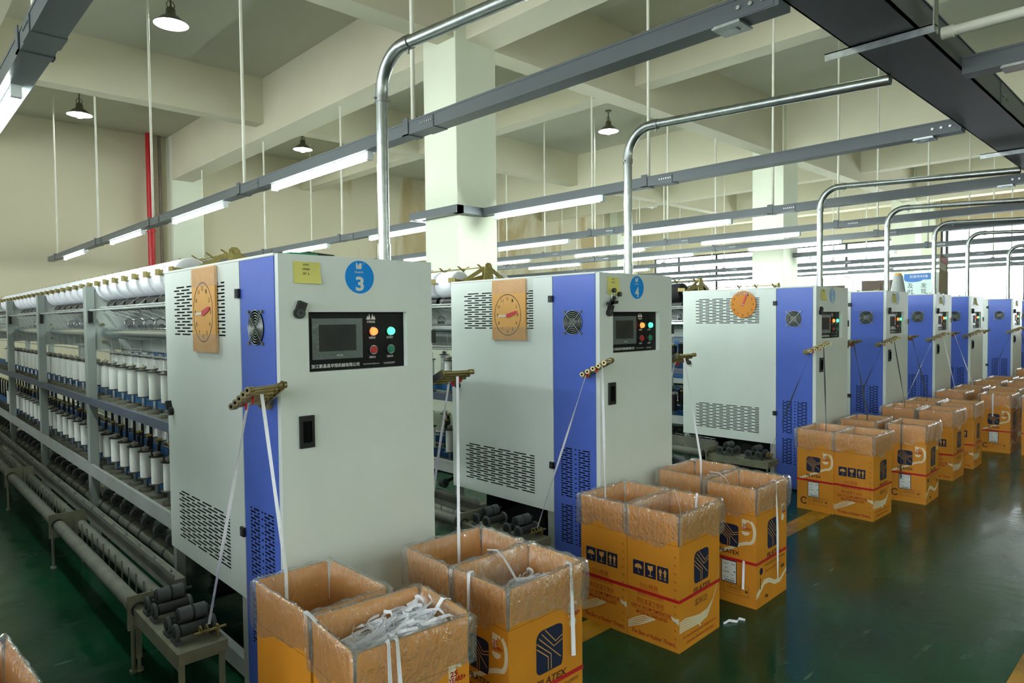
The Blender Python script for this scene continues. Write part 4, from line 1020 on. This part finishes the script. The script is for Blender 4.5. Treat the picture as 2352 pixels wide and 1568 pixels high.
def conveyor(n_):
    x,y=MP[n_];o=empty('roller_conveyor',(x-.29,y+1.0,0))
    segs=[(-.09,1.72),(1.78,3.7),(3.76,5.7),(5.76,7.7)]
    for a,c in segs:
        for dx,z,r_ in((0,.29,.036),(.125,.27,.033)):
            b=MB();b.cyl((dx,a+.03,z),(dx,c-.03,z),r_,18);b.cyl((dx,a-.02,z),(dx,c+.02,z),.014,10,1)
            b.cyl((dx,a+.05,z),(dx,a+.09,z),r_+.002,18);b.build('conveyor_roller',[M['dust'],M['inner']],o)
    b=MB();b.box(.16,.215,-.1,7.7,.33,.375);b.box(.16,.165,-.1,7.7,.30,.40);b.build('conveyor_channel',M['dust'],o)
    b=MB()
    for k in range(58):
        q=-.05+.133*k;b.cyl((.075,q,.2),(.075,q,.345),.004,6)
        if k%2==0:
            b.cyl((.165,q,.375),(.165,q,.42),.003,6,1);b.cyl((.165,q,.405),(.165,q,.412),.007,8,1)
    b.tube([(.165,-.1,.415),(.165,7.7,.415)],.0015,4,1);b.build('guide_pin',[M['dust'],M['chrome']],o)
    for q in (-.12,1.75,3.73,5.73):
        b=MB();b.box(-.05,.17,q-.004,q+.004,.2,.36);b.cyl((-.03,q,0),(-.03,q,.22),.009,8);b.cyl((-.03,q,0),(-.03,q,.012),.018,10);b.cyl((.14,q,0),(.14,q,.22),.009,8)
        b.torus((0,q-.006,.29),.03,.006,Matrix.Rotation(PI/2,3,'X'),18,6,1);b.build('bearing_plate',[M['dust_plate'],M['inner']],o)
    return o
st=stand(3);tag(st,'dusty low stand of rubber rollers on the floor beside machine three','roller stand','tape feed stands')
cv=conveyor(3);tag(cv,'long dusty roller conveyor on the floor along machine three','conveyor','floor conveyors')
for n_ in (4,5):
    s=copy_tree(st);s.location=(MP[n_][0]-.2,MP[n_][1]+.56,0);tag(s,'dark low stand of rubber rollers in the gap before machine %s'%WORDS[n_])
    s=copy_tree(cv);s.location=(MP[n_][0]-.29,MP[n_][1]+1.0,0);tag(s,'roller conveyor on the floor in the gap before machine %s'%WORDS[n_])
# ------------------------------------------------------------------ clocks, notes, small things
def clock_square(n_,y0,y1,z0,z1,label,ccy,ccz,ry,rz_,numpos):
    x,y=MP[n_];o=empty('cardboard_clock',(x-.003,y,0),label,'clock','cardboard clocks on side doors')
    b=MB();b.box(-.014,-.002,y0,y1,z0,z1);F=Face((-.014,0,0),(0,-1,0),(0,0,1),(-1,0,0))
    F.ring(b,-ccy,ccz,ry,.0042,1,n=40,h=.0006,ry=rz_)
    for k in range(12):
        a=PI/2-2*PI*(k+1)/12;F.text(b,str(k+1),-ccy+ry*.78*math.cos(a),ccz+rz_*.80*math.sin(a),.013 if k<9 else .02,.02,1)
        F.line(b,[(-ccy+ry*.95*math.cos(a),ccz+rz_*.95*math.sin(a)),(-ccy+ry*1.03*math.cos(a),ccz+rz_*1.03*math.sin(a))],.002,1)
    b.build('clock_card',[M['card'],M['ink']],o)
    b=MB();F.poly(b,[(-ccy-.012,ccz-.016),(-ccy+.014,ccz-.018),(-ccy+.085,ccz+.006),(-ccy+.104,ccz+.022),(-ccy+.078,ccz+.026),(-ccy-.01,ccz+.005)],0,.004);F.line(b,[(-ccy-.09,ccz-.008),(-ccy+.01,ccz-.004)],.012,1,.003)
    b.build('clock_hand',[M['handle_red'],M['rod']],o)
    for z in ((z1-.09,z1-.004),(z0-.006,z0+.085)):
        b=MB();F.rect(b,-y1-.012,-y0+.05,z[0],z[1],0,.0012);b.build('sticky_tape',M['tapefilm'],o)
    return o
clock_square(3,.585,.885,1.486,1.886,'tall cardboard clock with drawn oval dial on the side of machine three',.74,1.675,.125,.14,0)
clock_square(4,.562,.882,1.489,1.886,'cardboard clock with drawn dial and arrow on the side of machine four',.73,1.655,.125,.135,0)
x,y=MP[5];o=empty('cardboard_clock',(x-.003,y,0),'round orange card clock with red hand on machine five','clock','cardboard clocks on side doors')
F=Face((-.012,0,0),(0,-1,0),(0,0,1),(-1,0,0))
b=MB();b.lathe([(.132,0),(.132,.009)],Matrix.Translation((-.003,.666,1.747))@Matrix.Rotation(-PI/2,4,'Y'),40,0)
for k in range(12):
    a=PI/2-2*PI*(k+1)/12;F.text(b,str(k+1),-.666+.105*math.cos(a),1.747+.105*math.sin(a),.014 if k<9 else .02,.022,1,.0012)
b.build('clock_card',[M['card_orange'],M['ink']],o)
b=MB();F.line(b,[(-.675,1.732),(-.627,1.838)],.017,0,.004);F.disc(b,-.666,1.747,.006,1,.005);b.build('clock_hand',[M['handle_red'],M['steel']],o)
b=MB();F.rect(b,-.80,-.53,1.835,1.875,0,.0014);b.build('sticky_tape',M['tapefilm'],o)
def note(n_,u0,u1,v0,v1,label,lines,curl=.012,tilt=0.):
    x,y=MP[n_];b=MB();N=6;vs=[];cu=(u0+u1)/2;cv=v1
    for i in range(N+1):
        for j in range(N+1):
            s_,t=i/N,j/N;uu=u0+(u1-u0)*s_;vv=v1-(v1-v0)*t;d=.0015+curl*(t**2.5)*(.4+.6*s_)
            du,dv=uu-cu,vv-cv;vs.append((cu+du*math.cos(tilt)-dv*math.sin(tilt),-d,cv+du*math.sin(tilt)+dv*math.cos(tilt)))
    b.add(vs,[(i*(N+1)+j,i*(N+1)+j+1,(i+1)*(N+1)+j+1,(i+1)*(N+1)+j) for i in range(N) for j in range(N)],0,True)
    Fn=Face((0,-.004,0),(1,0,0),(0,0,1),(0,-1,0))
    for k,t in enumerate(lines):Fn.text(b,t,cu-.005,v1-.012-.018*k,.028+.004*(k%2),.009,1,.0006)
    o=b.build('sticky_note',[M['note'],M['ink']]);o.location=(x,y+DY,0);return tag(o,label,'note','yellow notes on the front doors')
note(3,.066,.184,1.78,1.868,'flat yellow note taped on the front door of machine three',['试机','100#','257  6'])
note(4,.075,.19,1.765,1.87,'curling yellow note pinned on the front door of machine four',['试机','260'],.02,-.05)
note(5,.11,.21,1.77,1.87,'yellow note on the front door of machine five',['1'],.02,-.06)
note(6,.2,.31,1.765,1.87,'yellow note overlapping the sticker edge on machine six',['1'],.02,-.05)
note(7,.18,.28,1.77,1.86,'yellow note on the front door of machine seven',['1'],.015)
note(8,.19,.33,1.76,1.87,'dark-creased yellow note on the first machine beyond seven',['1'],.03,-.1)
note(9,.2,.31,1.77,1.86,'yellow note on the second machine beyond seven',['1'],.015)
# binder clips on the lock of machine four
x,y=MP[4];o=empty('binder_clips',(x,y+DY,0),'cluster of black binder clips hanging on machine four door lock','clip')
for (a,c,e,g) in((.045,1.712,.13,1.722),(.06,1.700,.105,1.75)):
    b=MB();b.bar((a,-.03,c),(e,-.03,g),.02,.018);b.build('clip_body',M['black'],o)
for pts in ([(.085,-.03,1.72),(.075,-.035,1.765),(.095,-.035,1.795),(.105,-.03,1.76),(.1,-.03,1.73)],[(.1,-.03,1.735),(.13,-.035,1.775),(.15,-.035,1.765),(.125,-.03,1.735)]):
    b=MB();b.tube(pts,.0022,6);b.build('clip_wire',M['chrome'],o)
for (a,c) in((.093,1.79),(.146,1.768)):
    b=MB();b.cyl((a,-.03,c),(a,-.045,c),.014,14);b.cyl((a,-.045,c),(a,-.047,c),.007,10,1);b.build('clip_wheel',[M['black'],M['steel']],o)
# green box on machine three
o=empty('green_box',(1.52,3.02,H),'green and white card box lying on top of machine three','box')
b=MB();b.box(-.11,.03,-.07,.07,0,.045);b.box(-.11,.0301,-.0701,.0701,.012,.03,1);b.build('box_tray',[M['green'],M['paper']],o)
b=MB();b.box(.03,.13,-.06,.06,0,.03,0);b.bar((-.02,0,.05),(.12,0,.042),.13,.004,1);b.cyl((.06,-.06,.015),(.06,-.062,.015),.01,12,2);b.build('box_lid',[M['green'],M['black'],M['red']],o)
# hanging plastic-covered calendar by conduit seven
o=empty('hanging_calendar',(11.2,2.80,H),'pale paper calendar in clear plastic leaning on the conduit of machine seven','calendar')
b=MB();Mx=Matrix.Rotation(.10,4,'Y');b.box(-.2,.2,-.012,-.004,.03,.57,0,Mx);b.box(-.17,.18,-.0135,-.012,.47,.54,1,Mx);b.box(-.18,.1,-.0135,-.012,.36,.46,2,Mx);b.build('calendar_sheet',[M['blind'],M['handle_red'],M['cream']],o)
b=MB();b.box(-.215,.215,-.02,-.018,.0,.58,0,Mx);b.build('plastic_cover',M['glass'],o)
# yarn cone on machine six
o=empty('yarn_cone',(10.3,3.1,H),'grey yarn cone standing on the cabinet top of machine seven','cone')
b=MB();b.lathe([(.1,.0),(.098,.01),(.055,.27)],None,24);b.build('wound_yarn',M['rail_grey'],o)
b=MB();b.lathe([(.045,.27),(.04,.30)],None,18);b.build('cone_tip',M['card'],o)
# things along the end wall
o=empty('notice_board',(16.,4.45,0),'pale notice board with blue header before the windowed end wall','sign')
b=MB();b.box(0,.03,-.36,.36,.9,2.5);F=Face((0,.27,0),(0,-1,0),(0,0,1),(-1,0,0));F.rect(b,0.02,.52,2.36,2.49,1,.002);F.disc(b,.2,2.36,.17,1,.0018,24,.045)
F.text(b,'凯斯利科技',.3,2.43,.34,.06,2,.004)
for t,uu,cc in (('发现问题及',.39,(3,3,3,3,3)),('及时处理',.14,(3,3,4,4))):
    for k,ch in enumerate(t):F.text(b,ch,uu,2.24-.125*k,.1,.1,cc[k],.003)
b.build('board_panel',[M['board'],M['board_blue'],M['whiteink'],M['ink'],M['redprint']],o)
for yy in(-.38,.38):
    b=MB();b.box(0,.04,yy-.025,yy+.025,0,2.5);b.build('board_post',M['rail_grey'],o)
o=empty('brown_cupboard',(18.,5.8,0),'dark brown cupboard standing before the end wall beside the notice board','cupboard')
b=MB();b.box(0,.5,-.45,.42,.0,2.48);b.build('cupboard_body',M['brown'],o)
for yy in (-.43,-.0):
    b=MB();b.box(-.02,0,yy,yy+.41,.1,2.4);b.build('cupboard_door',M['brown'],o)
o=empty('white_cabinet',(18.,6.42,0),'white two-door cabinet before the end wall beside the brown cupboard','cabinet')
b=MB();b.box(0,.5,-.19,.22,0,2.56);b.build('cabinet_body',M['fixture'],o)
for yy in(-.185,.02):
    b=MB();b.box(-.02,0,yy,yy+.195,.05,2.52);b.build('cabinet_door',M['fixture'],o)
o=empty('cream_partition',(18.3,7.6,0),'cream-topped brown partition before the end wall, beside the white cabinet','partition')
b=MB();b.box(0,.08,-.9,.9,0,2.4);b.build('partition_panel',M['brown'],o)
b=MB();b.box(-.03,.11,-.95,.95,2.4,2.62);b.build('partition_rail',M['cream'],o)
# ------------------------------------------------------------------ daylight and view
w=bpy.data.worlds.new('sky');bpy.context.scene.world=w;w.use_nodes=True
bg=w.node_tree.nodes['Background'];bg.inputs['Color'].default_value=(.86,.95,1.,1);bg.inputs['Strength'].default_value=SKY
def portal(name,loc,rot,sx,sy):
    l=bpy.data.lights.new(name,'AREA');l.shape='RECTANGLE';l.size=sx;l.size_y=sy;l.cycles.is_portal=True
    o=bpy.data.objects.new(name,l);C.objects.link(o);o.location=loc;o.rotation_euler=rot
for i,(a,c,z0,z1) in enumerate(endh):portal('window_daylight',(X1+.2,(a+c)/2,(z0+z1)/2),(0,PI/2,0),z1-z0,c-a)
for i,(a,c,z0,z1) in enumerate(nearh):portal('window_daylight',((a+c)/2,Y0-.2,(z0+z1)/2),(PI/2,0,0),c-a,z1-z0)
for a,c,z0,z1 in sideh:portal('window_daylight',(X0-.2,(a+c)/2,(z0+z1)/2),(0,-PI/2,0),z1-z0,c-a)
sc=bpy.context.scene
sc.view_settings.view_transform='Standard';sc.view_settings.look='None';sc.view_settings.exposure=EXPO;sc.view_settings.gamma=1
sc.cycles.use_denoising=True
sc.cycles.max_bounces=8;sc.cycles.transparent_max_bounces=24;sc.cycles.diffuse_bounces=4;sc.cycles.glossy_bounces=3
sc.cycles.sample_clamp_indirect=6.
sc.cycles.use_light_tree=True
